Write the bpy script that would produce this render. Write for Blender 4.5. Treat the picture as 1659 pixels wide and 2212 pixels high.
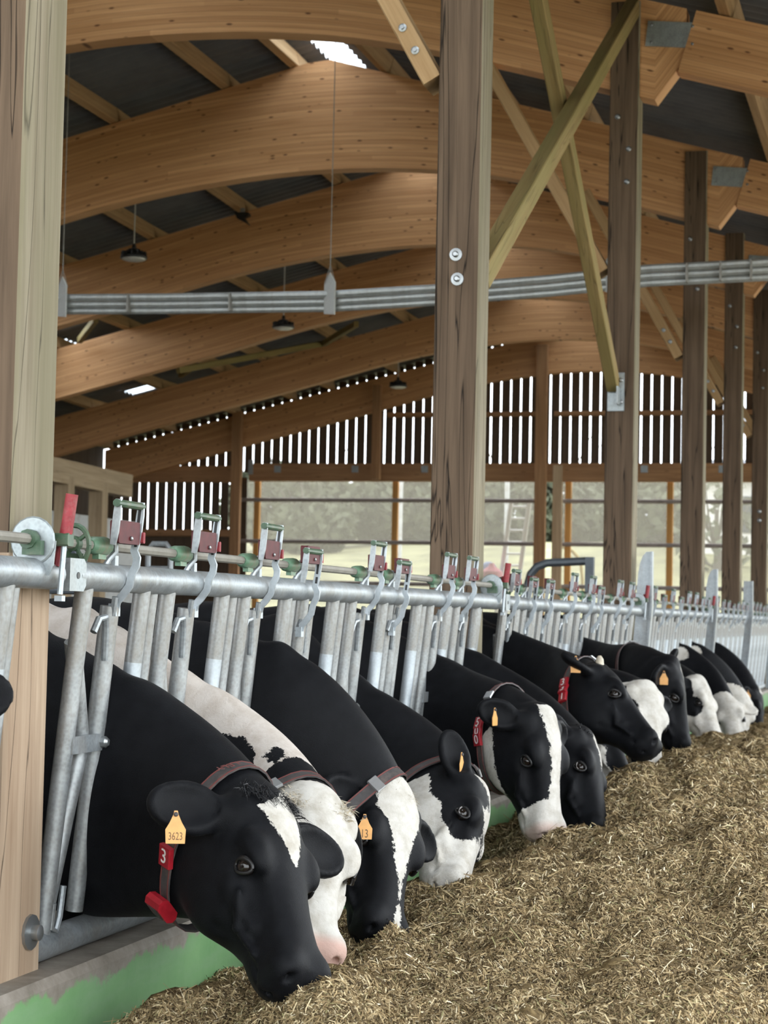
import bpy, bmesh, math, random
import numpy as np
from mathutils import Matrix, Vector

# ------------------------------------------------------------------ clear
for _o in list(bpy.data.objects):
    bpy.data.objects.remove(_o, do_unlink=True)
SC = bpy.context.scene
COL = SC.collection
RNG = random.Random(7)
NR = np.random.default_rng(11)

# ------------------------------------------------------------------ camera
F_PX, ROLL = 4200.0, 0.021
CAM = np.array([2.1, 0.0, 1.38])
_vx, _vy = 1990 - 829.5, 1358 - 1106
_c, _s = math.cos(ROLL), math.sin(ROLL)
_ux, _uy = _vx * _c + _vy * _s, -_vx * _s + _vy * _c
PITCH = math.atan(_uy / F_PX)
YAW = math.atan(_ux * math.cos(PITCH) / F_PX)
FWD = np.array([-math.sin(YAW) * math.cos(PITCH), math.cos(YAW) * math.cos(PITCH), math.sin(PITCH)])
_r0 = np.array([math.cos(YAW), math.sin(YAW), 0.0])
_u0 = np.cross(_r0, FWD)
RIGHT = _c * _r0 + _s * _u0
UP = _c * _u0 - _s * _r0

cam_data = bpy.data.cameras.new('camera')
cam_data.sensor_fit = 'HORIZONTAL'
cam_data.sensor_width = 36.0
cam_data.lens = F_PX / 1659.0 * 36.0
cam_data.clip_start, cam_data.clip_end = 0.1, 600.0
cam_data.dof.use_dof = True
cam_data.dof.focus_distance = 5.6
cam_data.dof.aperture_fstop = 11.0
cam = bpy.data.objects.new('camera', cam_data)
COL.objects.link(cam)
cam.matrix_world = Matrix(((RIGHT[0], UP[0], -FWD[0], CAM[0]), (RIGHT[1], UP[1], -FWD[1], CAM[1]),
                           (RIGHT[2], UP[2], -FWD[2], CAM[2]), (0, 0, 0, 1)))
SC.camera = cam

# ------------------------------------------------------------------ sky: bright even overcast
world = bpy.data.worlds.new('overcast_sky')
SC.world = world
world.use_nodes = True
_bg = world.node_tree.nodes['Background']
_bg.inputs['Color'].default_value = (0.90, 0.955, 1.0, 1)
_bg.inputs['Strength'].default_value = 2.6
SC.view_settings.view_transform = 'Standard'
SC.view_settings.look = 'None'
SC.view_settings.gamma = 1.0
SC.view_settings.use_curve_mapping = False
SC.view_settings.exposure = 1.0
SC.cycles.max_bounces = 8
SC.cycles.diffuse_bounces = 4
SC.cycles.glossy_bounces = 3
SC.cycles.transparent_max_bounces = 12
SC.cycles.caustics_reflective = False
SC.cycles.caustics_refractive = False
SC.cycles.sample_clamp_indirect = 6.0


# a photo pixel (1659x2212 frame) as a ray, met with a real plane of the barn
def ray(px, py):
    return FWD + RIGHT * ((px - 829.5) / F_PX) - UP * ((py - 1106.0) / F_PX)


def on_x(px, py, X):
    d = ray(px, py)
    return CAM + d * ((X - CAM[0]) / d[0])


def on_y(px, py, Y):
    d = ray(px, py)
    return CAM + d * ((Y - CAM[1]) / d[1])


def at(px, py, depth):
    return CAM + ray(px, py) * depth


# ------------------------------------------------------------------ helpers
MW = {}


def nrm(v):
    v = np.asarray(v, float)
    return v / np.linalg.norm(v)


def frame(xd, up=(0, 0, 1)):
    x = nrm(xd)
    u = np.asarray(up, float)
    if abs(x @ nrm(u)) > 0.98:
        u = np.array([0, 1.0, 0])
    y = nrm(np.cross(u, x))
    z = np.cross(x, y)
    return x, y, z


def mat4(x, y, z, o):
    return Matrix(((x[0], y[0], z[0], o[0]), (x[1], y[1], z[1], o[1]), (x[2], y[2], z[2], o[2]), (0, 0, 0, 1)))


def put(o, M=None, parent=None):
    M = M if M is not None else Matrix.Identity(4)
    COL.objects.link(o)
    if parent is not None:
        o.parent = parent
        o.matrix_parent_inverse = MW[parent.name].inverted()
    o.matrix_basis = M
    MW[o.name] = M
    return o


def tag(o, label=None, cat=None, group=None, kind=None):
    if label:
        o['label'] = label
    if cat:
        o['category'] = cat
    if group:
        o['group'] = group
    if kind:
        o['kind'] = kind
    return o


def empty(name, loc, label=None, cat=None, group=None, kind=None):
    o = bpy.data.objects.new(name, None)
    o.empty_display_size = 0.2
    put(o, Matrix.Translation(Vector(loc)))
    return tag(o, label, cat, group, kind)


class MB:
    """collects simple shapes into one mesh"""

    def __init__(self):
        self.v, self.f, self.m = [], [], []

    def add(self, vs, fs, mi=0):
        b = len(self.v)
        self.v.extend([tuple(float(c) for c in p) for p in vs])
        for q in fs:
            self.f.append([b + i for i in q])
            self.m.append(mi)
        return self

    def box(self, c, s, ax=None, mi=0):
        c = np.asarray(c, float)
        ax = ax if ax is not None else (np.array([1, 0, 0.]), np.array([0, 1., 0]), np.array([0, 0, 1.]))
        vs = [c + ax[0] * (s[0] / 2 * i) + ax[1] * (s[1] / 2 * j) + ax[2] * (s[2] / 2 * k)
              for i in (-1, 1) for j in (-1, 1) for k in (-1, 1)]
        return self.add(vs, [(0, 1, 3, 2), (4, 6, 7, 5), (0, 4, 5, 1), (2, 3, 7, 6), (0, 2, 6, 4), (1, 5, 7, 3)], mi)

    def cbox(self, c, s, b, ax=None, mi=0):
        """box whose edges along the first axis are chamfered by b"""
        c = np.asarray(c, float)
        ax = ax if ax is not None else (np.array([1, 0, 0.]), np.array([0, 1., 0]), np.array([0, 0, 1.]))
        y, z = s[1] / 2, s[2] / 2
        pr = [(-y + b, -z), (y - b, -z), (y, -z + b), (y, z - b), (y - b, z), (-y + b, z), (-y, z - b), (-y, -z + b)]
        vs = []
        for i in (-1, 1):
            vs += [c + ax[0] * (s[0] / 2 * i) + ax[1] * p + ax[2] * q for p, q in pr]
        fs = [tuple(reversed(range(8))), tuple(range(8, 16))]
        fs += [(i, (i + 1) % 8, 8 + (i + 1) % 8, 8 + i) for i in range(8)]
        return self.add(vs, fs, mi)

    def tube(self, pts, r, n=10, caps=True, mi=0, flat=1.0):
        pts = [np.asarray(p, float) for p in pts]
        rs = r if hasattr(r, '__len__') else [r] * len(pts)
        T = []
        for i in range(len(pts)):
            a = pts[max(i - 1, 0)]
            b = pts[min(i + 1, len(pts) - 1)]
            T.append(nrm(b - a))
        u = np.array([0, 0, 1.]) if abs(T[0][2]) < 0.9 else np.array([1., 0, 0])
        vs = []
        for i, p in enumerate(pts):
            u = nrm(u - T[i] * (u @ T[i]))
            w = np.cross(T[i], u)
            for k in range(n):
                a = 2 * math.pi * k / n
                vs.append(p + (u * math.cos(a) + w * math.sin(a) * flat) * rs[i])
        fs = []
        for i in range(len(pts) - 1):
            for k in range(n):
                k2 = (k + 1) % n
                fs.append((i * n + k, i * n + k2, (i + 1) * n + k2, (i + 1) * n + k))
        if caps:
            fs.append(tuple(reversed(range(n))))
            fs.append(tuple(range((len(pts) - 1) * n, len(pts) * n)))
        return self.add(vs, fs, mi)

    def prism(self, poly, o, ax, ay, az, t, mi=0):
        """extrude a 2-D outline by t along az (centred)"""
        o, ax, ay, az = [np.asarray(q, float) for q in (o, ax, ay, az)]
        n = len(poly)
        vs = [o + ax * p[0] + ay * p[1] - az * t / 2 for p in poly] + [o + ax * p[0] + ay * p[1] + az * t / 2 for p in poly]
        fs = [tuple(reversed(range(n))), tuple(range(n, 2 * n))]
        fs += [(i, (i + 1) % n, n + (i + 1) % n, n + i) for i in range(n)]
        return self.add(vs, fs, mi)

    def lathe(self, prof, o, n=20, axis=(0, 0, 1), mi=0):
        o = np.asarray(o, float)
        z = nrm(axis)
        x, y = frame(z)[1:]
        vs = []
        for r, h in prof:
            for k in range(n):
                a = 2 * math.pi * k / n
                vs.append(o + z * h + (x * math.cos(a) + y * math.sin(a)) * r)
        fs = []
        for i in range(len(prof) - 1):
            for k in range(n):
                k2 = (k + 1) % n
                fs.append((i * n + k, i * n + k2, (i + 1) * n + k2, (i + 1) * n + k))
        fs.append(tuple(reversed(range(n))))
        fs.append(tuple(range((len(prof) - 1) * n, len(prof) * n)))
        return self.add(vs, fs, mi)

    def mesh(self, name, mats, smooth=35):
        me = bpy.data.meshes.new(name)
        me.from_pydata(self.v, [], self.f)
        mats = mats if isinstance(mats, (list, tuple)) else [mats]
        for m in mats:
            me.materials.append(m)
        if any(self.m):
            me.polygons.foreach_set('material_index', self.m)
        bm = bmesh.new()
        bm.from_mesh(me)
        bmesh.ops.recalc_face_normals(bm, faces=bm.faces)
        bm.to_mesh(me)
        bm.free()
        if smooth:
            me.polygons.foreach_set('use_smooth', [True] * len(me.polygons))
            me.set_sharp_from_angle(angle=math.radians(smooth))
        return me

    def build(self, name, mats, parent=None, smooth=35, origin=None):
        """one mesh object; its origin sits at the middle of its base"""
        V = np.array(self.v)
        if origin is None:
            origin = np.array([(V[:, 0].min() + V[:, 0].max()) / 2, (V[:, 1].min() + V[:, 1].max()) / 2, V[:, 2].min()])
        self.v = [tuple(p) for p in (V - origin)]
        o = bpy.data.objects.new(name, self.mesh(name, mats, smooth))
        return put(o, Matrix.Translation(Vector(origin)), parent)


def inst(name, me, M, parent=None):
    return put(bpy.data.objects.new(name, me), M, parent)


def beam(name, p0, p1, w, h, mats, up=(0, 0, 1), parent=None, cham=0.006, mi=None):
    """timber whose grain (local x) runs from p0 to p1; w across, h along 'up'"""
    p0, p1 = np.asarray(p0, float), np.asarray(p1, float)
    L = np.linalg.norm(p1 - p0)
    x, y, z = frame(p1 - p0, up)
    b = MB()
    b.cbox((L / 2, 0, 0), (L, w, h), cham)
    if mi:
        b.m = list(mi)
    o = bpy.data.objects.new(name, b.mesh(name, mats, 0))
    return put(o, mat4(x, y, z, p0), parent)


def interp(xs, ys, x):
    return np.interp(x, xs, ys)


# ------------------------------------------------------------------ materials
class NT:
    def __init__(self, name):
        self.m = bpy.data.materials.new(name)
        self.m.use_nodes = True
        self.t = self.m.node_tree
        self.b = self.t.nodes['Principled BSDF']
        self.out = self.t.nodes['Material Output']

    def n(self, typ, **kw):
        nd = self.t.nodes.new(typ)
        for k, v in kw.items():
            if k.startswith('i_'):
                nd.inputs[k[2:].replace('_', ' ')].default_value = v
            elif k == 'ins':
                for a, b in v.items():
                    nd.inputs[a].default_value = b
            else:
                setattr(nd, k, v)
        return nd

    def l(self, a, b):
        self.t.links.new(a, b)
        return self

    def coords(self, scale=(1, 1, 1), kind='Object', rot=(0, 0, 0)):
        tc = self.n('ShaderNodeTexCoord')
        mp = self.n('ShaderNodeMapping')
        mp.inputs['Scale'].default_value = scale
        mp.inputs['Rotation'].default_value = rot
        self.l(tc.outputs[kind], mp.inputs[0])
        return mp.outputs[0]

    def noise(self, vec, scale, detail=4, rough=0.55, dist=0.0):
        nd = self.n('ShaderNodeTexNoise')
        nd.inputs['Scale'].default_value = scale
        nd.inputs['Detail'].default_value = detail
        nd.inputs['Roughness'].default_value = rough
        nd.inputs['Distortion'].default_value = dist
        self.l(vec, nd.inputs['Vector'])
        return nd.outputs['Fac']

    def ramp(self, fac, stops):
        r = self.n('ShaderNodeValToRGB')
        e = r.color_ramp.elements
        while len(e) < len(stops):
            e.new(0.5)
        for i, (p, c) in enumerate(stops):
            e[i].position = p
            e[i].color = (c[0], c[1], c[2], 1) if hasattr(c, '__len__') else (c, c, c, 1)
        self.l(fac, r.inputs[0])
        return r.outputs[0]

    def mix(self, fac, a, b, mode='MIX'):
        m = self.n('ShaderNodeMix', data_type='RGBA', blend_type=mode)
        for sock, v in ((m.inputs[0], fac), (m.inputs[6], a), (m.inputs[7], b)):
            if hasattr(v, 'links') or hasattr(v, 'is_output'):
                self.l(v, sock)
            elif hasattr(v, '__len__'):
                sock.default_value = (v[0], v[1], v[2], 1)
            else:
                sock.default_value = v
        return m.outputs[2]

    def math(self, op, a, b=0.0, clamp=False):
        m = self.n('ShaderNodeMath', operation=op, use_clamp=clamp)
        for s, v in ((m.inputs[0], a), (m.inputs[1], b)):
            if hasattr(v, 'is_output'):
                self.l(v, s)
            else:
                s.default_value = v
        return m.outputs[0]

    def bump(self, h, strength=0.3, dist=0.01):
        b = self.n('ShaderNodeBump')
        b.inputs['Strength'].default_value = strength
        b.inputs['Distance'].default_value = dist
        self.l(h, b.inputs['Height'])
        self.l(b.outputs[0], self.b.inputs['Normal'])
        return self

    def base(self, c):
        if hasattr(c, 'is_output'):
            self.l(c, self.b.inputs['Base Color'])
        else:
            self.b.inputs['Base Color'].default_value = (c[0], c[1], c[2], 1)
        return self

    def set(self, rough=None, metal=None, spec=None, sheen=None):
        if rough is not None:
            if hasattr(rough, 'is_output'):
                self.l(rough, self.b.inputs['Roughness'])
            else:
                self.b.inputs['Roughness'].default_value = rough
        if metal is not None:
            self.b.inputs['Metallic'].default_value = metal
        if spec is not None:
            self.b.inputs['Specular IOR Level'].default_value = spec
        if sheen is not None:
            self.b.inputs['Sheen Weight'].default_value = sheen
            self.b.inputs['Sheen Roughness'].default_value = 0.4
        return self


def plain(name, c, rough=0.5, metal=0.0, var=0.15, scale=9.0, dirt=None, bump=0.0):
    t = NT(name)
    v = t.coords()
    f = t.noise(v, scale, 5, 0.6)
    lo = [x * (1 - var) for x in c]
    hi = [min(1, x * (1 + var)) for x in c]
    col = t.ramp(f, [(0.3, lo), (0.7, hi)])
    if dirt:
        g = t.noise(v, scale * 0.45, 6, 0.7)
        g = t.ramp(g, [(0.5, 0.0), (0.68, 1.0)])
        col = t.mix(g, col, dirt)
    t.base(col).set(rough, metal)
    if bump:
        t.bump(t.noise(v, scale * 6, 4), bump, 0.004)
    return t.m


def timber(name, dark, light, along=1.2, across=28.0, crack=0.0, green=None, knots=0.0, rough=0.75):
    t = NT(name)
    v = t.coords((along, across, across))
    f = t.noise(v, 1.0, 6, 0.62, 0.35)
    big = t.noise(t.coords((0.5, 3.0, 3.0)), 1.0, 3)
    col = t.ramp(f, [(0.28, dark), (0.72, light)])
    col = t.mix(t.ramp(big, [(0.35, 0.0), (0.7, 0.35)]), col, [x * 0.55 for x in dark])
    if green:
        g = t.noise(t.coords((0.8, 9.0, 9.0)), 1.0, 4)
        col = t.mix(t.ramp(g, [(0.4, 0.0), (0.62, 0.7)]), col, green)
    h = f
    if knots:
        vo = t.n('ShaderNodeTexVoronoi', feature='F1')
        vo.inputs['Scale'].default_value = 1.0
        t.l(t.coords((2.2, 7.0, 7.0)), vo.inputs['Vector'])
        k = t.ramp(vo.outputs['Distance'], [(0.06, knots), (0.14, 0.0)])
        col = t.mix(k, col, [x * 0.3 for x in dark])
    if crack:
        cr = t.noise(t.coords((0.45, 9.0, 9.0)), 1.0, 3, 0.5, 0.6)
        d = t.math('ABSOLUTE', t.math('SUBTRACT', cr, 0.5))
        c = t.ramp(d, [(0.0, 1.0), (0.011, 0.0)])
        cf = t.math('MULTIPLY', c, crack)
        col = t.mix(cf, col, [x * 0.12 for x in dark])
        h = t.math('SUBTRACT', f, t.math('MULTIPLY', c, 2.0))
    t.base(col).set(rough, 0.0, 0.25)
    t.bump(h, 0.5, 0.004)
    return t.m


def glulam():
    t = NT('glulam_spruce')
    uv = t.n('ShaderNodeUVMap')
    uv.uv_map = 'UVMap'
    sep = t.n('ShaderNodeSeparateXYZ')
    t.l(uv.outputs[0], sep.inputs[0])
    lam = t.math('DIVIDE', sep.outputs[1], 0.045)
    li = t.math('FLOOR', lam)
    lf = t.math('FRACT', lam)
    seg = t.math('FLOOR', t.math('ADD', t.math('DIVIDE', sep.outputs[0], 3.2), t.math('MULTIPLY', li, 0.37)))
    cmb = t.n('ShaderNodeCombineXYZ')
    t.l(seg, cmb.inputs[0])
    t.l(li, cmb.inputs[1])
    wn = t.n('ShaderNodeTexWhiteNoise', noise_dimensions='2D')
    t.l(cmb.outputs[0], wn.inputs['Vector'])
    tone = wn.outputs['Value']
    mp = t.n('ShaderNodeMapping')
    mp.inputs['Scale'].default_value = (0.9, 30, 30)
    t.l(uv.outputs[0], mp.inputs[0])
    g = t.noise(mp.outputs[0], 1.0, 5, 0.6, 0.3)
    col = t.ramp(g, [(0.25, (0.56, 0.285, 0.122)), (0.75, (0.86, 0.505, 0.258))])
    col = t.mix(t.math('MULTIPLY', tone, 0.45), col, (0.40, 0.185, 0.07))
    edge = t.ramp(lf, [(0.0, 0.75), (0.10, 0.0)])
    col = t.mix(edge, col, (0.20, 0.085, 0.03))
    vo = t.n('ShaderNodeTexVoronoi', feature='F1')
    m2 = t.n('ShaderNodeMapping')
    m2.inputs['Scale'].default_value = (4.6, 13.0, 13.0)
    t.l(uv.outputs[0], m2.inputs[0])
    vo.inputs['Scale'].default_value = 1.0
    t.l(m2.outputs[0], vo.inputs['Vector'])
    k = t.ramp(vo.outputs['Distance'], [(0.08, 0.9), (0.16, 0.0)])
    col = t.mix(k, col, (0.13, 0.05, 0.02))
    t.base(col).set(0.6, 0.0, 0.3)
    t.bump(lf, 0.06, 0.002)
    return t.m


M = {}
M['glulam'] = glulam()
M['post'] = timber('brown_sawn_post', (0.082, 0.054, 0.034), (0.205, 0.140, 0.092), 1.0, 26, 1.0)
M['post_side'] = timber('grey_green_weathered_timber', (0.155, 0.125, 0.080), (0.37, 0.325, 0.235), 0.8, 22, 0.6, (0.19, 0.17, 0.105))
M['post_foot'] = timber('bare_light_timber', (0.27, 0.18, 0.115), (0.52, 0.40, 0.285), 0.9, 20, 0.7)
M['brace'] = timber('yellow_green_brace_timber', (0.22, 0.15, 0.055), (0.42, 0.31, 0.14), 1.0, 26, 0.3, (0.24, 0.20, 0.075))
M['purlin'] = timber('pine_purlin', (0.40, 0.245, 0.115), (0.62, 0.42, 0.225), 1.0, 24, 0.0, None, 0.5)
M['gable_wood'] = timber('larch_frame', (0.32, 0.165, 0.08), (0.54, 0.31, 0.16), 1.0, 20, 0.0, None, 0.4)
M['jamb'] = timber('varnished_orange_jamb', (0.52, 0.25, 0.07), (0.70, 0.38, 0.13), 1.0, 20, 0.0)
M['board'] = timber('dark_cladding_board', (0.075, 0.052, 0.036), (0.15, 0.105, 0.072), 0.9, 20, 0.2)
M['stall_wood'] = timber('pale_stall_timber', (0.42, 0.31, 0.19), (0.62, 0.48, 0.32), 1.0, 22, 0.2)


def galv(name, lo, hi, dirt=0.5):
    t = NT(name)
    v = t.coords()
    vo = t.n('ShaderNodeTexVoronoi', feature='F1')
    vo.inputs['Scale'].default_value = 95.0
    t.l(v, vo.inputs['Vector'])
    f = t.noise(v, 14.0, 6, 0.65)
    col = t.ramp(f, [(0.3, lo), (0.7, hi)])
    col = t.mix(t.ramp(vo.outputs['Distance'], [(0.1, 0.0), (0.7, 0.16)]), col, (0.75, 0.80, 0.84))
    d = t.ramp(t.noise(t.coords((9.0, 9.0, 3.2)), 1.0, 8, 0.75), [(0.46, 0.0), (0.66, dirt)])
    col = t.mix(d, col, (0.235, 0.205, 0.165))
    t.base(col).set(t.ramp(f, [(0.3, 0.36), (0.7, 0.55)]), 0.55)
    t.bump(f, 0.12, 0.004)
    return t.m


M['galv'] = galv('galvanised_steel', (0.21, 0.235, 0.25), (0.40, 0.435, 0.455))
M['galv_dirty'] = galv('dung_stained_galvanised_steel', (0.20, 0.21, 0.21), (0.38, 0.395, 0.395), 0.75)
M['galv_bright'] = galv('polished_galvanised_steel', (0.36, 0.405, 0.44), (0.56, 0.61, 0.65), 0.25)
M['plate'] = galv('dull_zinc_plate', (0.22, 0.25, 0.26), (0.36, 0.40, 0.41), 0.3)
M['pipe'] = galv('grey_pipe', (0.42, 0.45, 0.45), (0.60, 0.63, 0.62), 0.3)
M['gate'] = plain('dark_grey_tube', (0.10, 0.115, 0.13), 0.45, 0.4)
M['bolt'] = plain('bolt_steel', (0.33, 0.345, 0.35), 0.35, 0.8)
M['red'] = plain('red_coated_steel', (0.080, 0.0065, 0.009), 0.6, 0.0, 0.3, 30, (0.07, 0.022, 0.020))
M['redgrip'] = plain('red_rubber_grip', (0.26, 0.024, 0.032), 0.6, 0.0, 0.25, 40, (0.25, 0.10, 0.09))
M['green'] = plain('green_plastic', (0.055, 0.105, 0.06), 0.45, 0.0, 0.35, 25, (0.13, 0.13, 0.09))
M['cam'] = plain('pale_green_plastic', (0.12, 0.23, 0.145), 0.4, 0.0, 0.3, 25, (0.25, 0.23, 0.16))
M['rod'] = plain('dusty_rod', (0.27, 0.255, 0.22), 0.6, 0.3, 0.2, 12)
M['concrete'] = plain('dusty_concrete', (0.46, 0.43, 0.39), 0.9, 0.0, 0.25, 4, (0.30, 0.265, 0.22), 0.4)
M['stall_floor'] = plain('wet_stall_floor', (0.10, 0.085, 0.065), 0.6, 0.0, 0.3, 3, (0.06, 0.05, 0.035), 0.3)
M['white_plastic'] = plain('white_plastic', (0.62, 0.64, 0.64), 0.5, 0.0, 0.08, 8, (0.45, 0.43, 0.40))
M['black'] = plain('black_housing', (0.018, 0.018, 0.020), 0.4)
M['lens'] = plain('lamp_lens', (0.75, 0.74, 0.70), 0.25)
M['wire'] = plain('grey_wire', (0.33, 0.32, 0.30), 0.5, 0.3)
M['strap'] = plain('charcoal_strap', (0.055, 0.050, 0.050), 0.5, 0.0, 0.25, 40, (0.11, 0.085, 0.075))
M['strap_edge'] = plain('maroon_strap_stitching', (0.16, 0.045, 0.04), 0.6)
M['buckle'] = plain('buckle_metal', (0.50, 0.51, 0.52), 0.3, 0.7)
M['tagred'] = plain('red_number_block', (0.34, 0.012, 0.022), 0.35, 0.0, 0.2, 50)
M['tagwhite'] = plain('white_digit', (0.80, 0.76, 0.74), 0.5, 0.0, 0.05)
M['eartag'] = plain('orange_ear_tag', (0.78, 0.40, 0.13), 0.5, 0.0, 0.12, 30)
M['tagink'] = plain('dark_tag_ink', (0.14, 0.075, 0.03), 0.6)
M['horn'] = plain('pale_horn', (0.50, 0.44, 0.34), 0.5, 0.0, 0.25, 40)
M['eye'] = plain('dark_wet_eye', (0.012, 0.008, 0.006), 0.06, 0.0, 0.1)
M['eyewhite'] = plain('eye_white', (0.36, 0.33, 0.32), 0.25)


def kerb_paint():
    t = NT('worn_green_kerb_paint')
    v = t.coords()
    g = t.ramp(t.noise(v, 3.0, 5, 0.6), [(0.3, (0.135, 0.290, 0.115)), (0.7, (0.205, 0.385, 0.165))])
    streak = t.ramp(t.noise(t.coords((3.0, 3.0, 14.0)), 1.0, 5, 0.6), [(0.45, 0.0), (0.75, 0.35)])
    g = t.mix(streak, g, (0.28, 0.37, 0.27))
    sep = t.n('ShaderNodeSeparateXYZ')
    tc = t.n('ShaderNodeTexCoord')
    t.l(tc.outputs['Object'], sep.inputs[0])
    # bare worn band below the top edge, with a ragged border
    hgt = t.math('ADD', sep.outputs[2], t.math('MULTIPLY', t.math('SUBTRACT', t.noise(v, 5.5, 6, 0.7), 0.5), 0.20))
    bare = t.ramp(hgt, [(0.415, 0.0), (0.43, 1.0)])
    conc = t.ramp(t.noise(v, 9.0, 6, 0.7), [(0.3, (0.17, 0.145, 0.115)), (0.7, (0.34, 0.30, 0.255))])
    t.base(t.mix(bare, g, conc)).set(0.62)
    t.bump(t.noise(v, 25.0, 5), 0.25, 0.006)
    return t.m


M['kerb'] = kerb_paint()


def roof_mat():
    t = NT('grey_fibre_cement')
    v = t.coords()
    f = t.noise(v, 1.6, 6, 0.65)
    t.base(t.ramp(f, [(0.3, (0.105, 0.108, 0.114)), (0.7, (0.165, 0.168, 0.172))])).set(0.85)
    return t.m


M['roof'] = roof_mat()


def skylight_mat():
    t = NT('clear_corrugated_sheet')
    tr = t.n('ShaderNodeBsdfTransparent')
    tr.inputs[0].default_value = (0.86, 0.90, 0.93, 1)
    tl = t.n('ShaderNodeBsdfTranslucent')
    tl.inputs[0].default_value = (0.85, 0.89, 0.92, 1)
    mx = t.n('ShaderNodeMixShader')
    mx.inputs[0].default_value = 0.25
    t.l(tr.outputs[0], mx.inputs[1])
    t.l(tl.outputs[0], mx.inputs[2])
    t.l(mx.outputs[0], t.out.inputs[0])
    return t.m


M['skylight'] = skylight_mat()


def net_mat():
    t = NT('white_windbreak_net')
    tr = t.n('ShaderNodeBsdfTransparent')
    tr.inputs[0].default_value = (0.95, 0.95, 0.95, 1)
    tl = t.n('ShaderNodeBsdfTranslucent')
    tl.inputs[0].default_value = (0.30, 0.275, 0.235, 1)
    df = t.n('ShaderNodeBsdfDiffuse')
    df.inputs[0].default_value = (0.30, 0.275, 0.235, 1)
    m1 = t.n('ShaderNodeMixShader')
    m1.inputs[0].default_value = 0.3
    t.l(tl.outputs[0], m1.inputs[1])
    t.l(df.outputs[0], m1.inputs[2])
    mx = t.n('ShaderNodeMixShader')
    mx.inputs[0].default_value = 0.52
    t.l(tr.outputs[0], mx.inputs[1])
    t.l(m1.outputs[0], mx.inputs[2])
    t.l(mx.outputs[0], t.out.inputs[0])
    return t.m


M['net'] = net_mat()
M['net_rail'] = plain('dusty_net_tube', (0.30, 0.255, 0.235), 0.6, 0.1)
M['grass'] = plain('rough_grass', (0.235, 0.225, 0.115), 0.9, 0, 0.4, 0.6)
M['leaf'] = plain('dull_winter_foliage', (0.095, 0.105, 0.065), 0.9, 0, 0.4, 2.0)
M['bark'] = plain('tree_bark', (0.10, 0.085, 0.07), 0.9)
M['render_wall'] = plain('pale_house_render', (0.72, 0.70, 0.67), 0.8, 0, 0.05, 2)
M['slate'] = plain('slate_roof', (0.13, 0.13, 0.14), 0.7)
M['glass'] = plain('dark_window_pane', (0.05, 0.06, 0.07), 0.15)
M['aluminium'] = plain('ladder_aluminium', (0.78, 0.78, 0.78), 0.4, 0.3, 0.05)
M['hose'] = plain('yellow_hose', (0.70, 0.52, 0.12), 0.5)
M['pinkbag'] = plain('pink_sack', (0.62, 0.20, 0.24), 0.7, 0, 0.3, 3)
M['bluebag'] = plain('blue_sack', (0.25, 0.30, 0.50), 0.7, 0, 0.3, 3)

# lettering, made once as flat meshes
TEXT = {}


def text_mesh(s, mat, key):
    cu = bpy.data.curves.new('lettering', 'FONT')
    cu.body = s
    cu.align_x = 'CENTER'
    cu.align_y = 'CENTER'
    cu.size = 1.0
    cu.extrude = 0.01
    cu.resolution_u = 3
    ob = bpy.data.objects.new('lettering_source', cu)
    COL.objects.link(ob)
    bpy.context.view_layer.update()
    dg = bpy.context.evaluated_depsgraph_get()
    me = bpy.data.meshes.new_from_object(ob.evaluated_get(dg))
    me.materials.clear()
    me.materials.append(mat)
    bpy.data.objects.remove(ob, do_unlink=True)
    TEXT[key] = me


for _t in ('3623', '13'):
    text_mesh(_t, M['tagink'], 'ink' + _t)
for _t in '3105':
    text_mesh(_t, M['tagwhite'], 'w' + _t)
text_mesh('LELY', M['strap_edge'], 'lely')

# ================================================================== STRUCTURE
POST_Y = [4.37, 9.50, 15.03, 20.02, 24.35, 28.60, 33.00, 37.30]      # near faces of the timber posts
PW = 0.23
GABLE_Y = 37.75
RIDGE_X, RIDGE_Z = -4.25, 7.49
SL_L, SL_R = 0.245, 0.285
ORD = ['first', 'second', 'third', 'fourth', 'fifth', 'sixth', 'seventh', 'eighth', 'ninth', 'tenth', 'eleventh', 'twelfth']


def sag(y):
    """the roof runs a little lower towards the gable"""
    return float(np.interp(y, [20.1, 24.5, 28.7, 33.1, 38.0], [0.0, 0.12, 0.15, 0.28, 0.30]))


def top_z(x, y=0.0):
    return RIDGE_Z - sag(y) - (SL_L * (RIDGE_X - x) if x < RIDGE_X else SL_R * (x - RIDGE_X))


_UX = [-14.3, -13.6, -11.4, -8.4, -7.4, -6.3, -5.0, -4.3, -3.6, -3.0, -2.2, -1.25, -0.3, 0.06]
_UZ = [4.02, 4.19, 4.78, 5.52, 5.80, 6.05, 6.22, 6.26, 6.25, 6.21, 6.10, 5.86, 5.58, 5.48]


def und_z(x):
    # smoothed underside of the arches
    return sum(np.interp(x + d, _UX, _UZ) for d in (-0.5, -0.25, 0, 0.25, 0.5)) / 5.0 if x < -0.8 else np.interp(x, _UX, _UZ)


# ---- floors and outside ground
b = MB()
b.add([(-14.6, -3, 0), (0.0, -3, 0), (0.0, 38, 0), (-14.6, 38, 0)], [(0, 1, 2, 3)])
tag(b.build('floor_stall', M['stall_floor'], smooth=0), kind='structure')
b = MB()
b.add([(0.0, -3, 0), (12, -3, 0), (12, 38, 0), (0.0, 38, 0)], [(0, 1, 2, 3)])
tag(b.build('floor_feed_aisle', M['concrete'], smooth=0), kind='structure')
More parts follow.
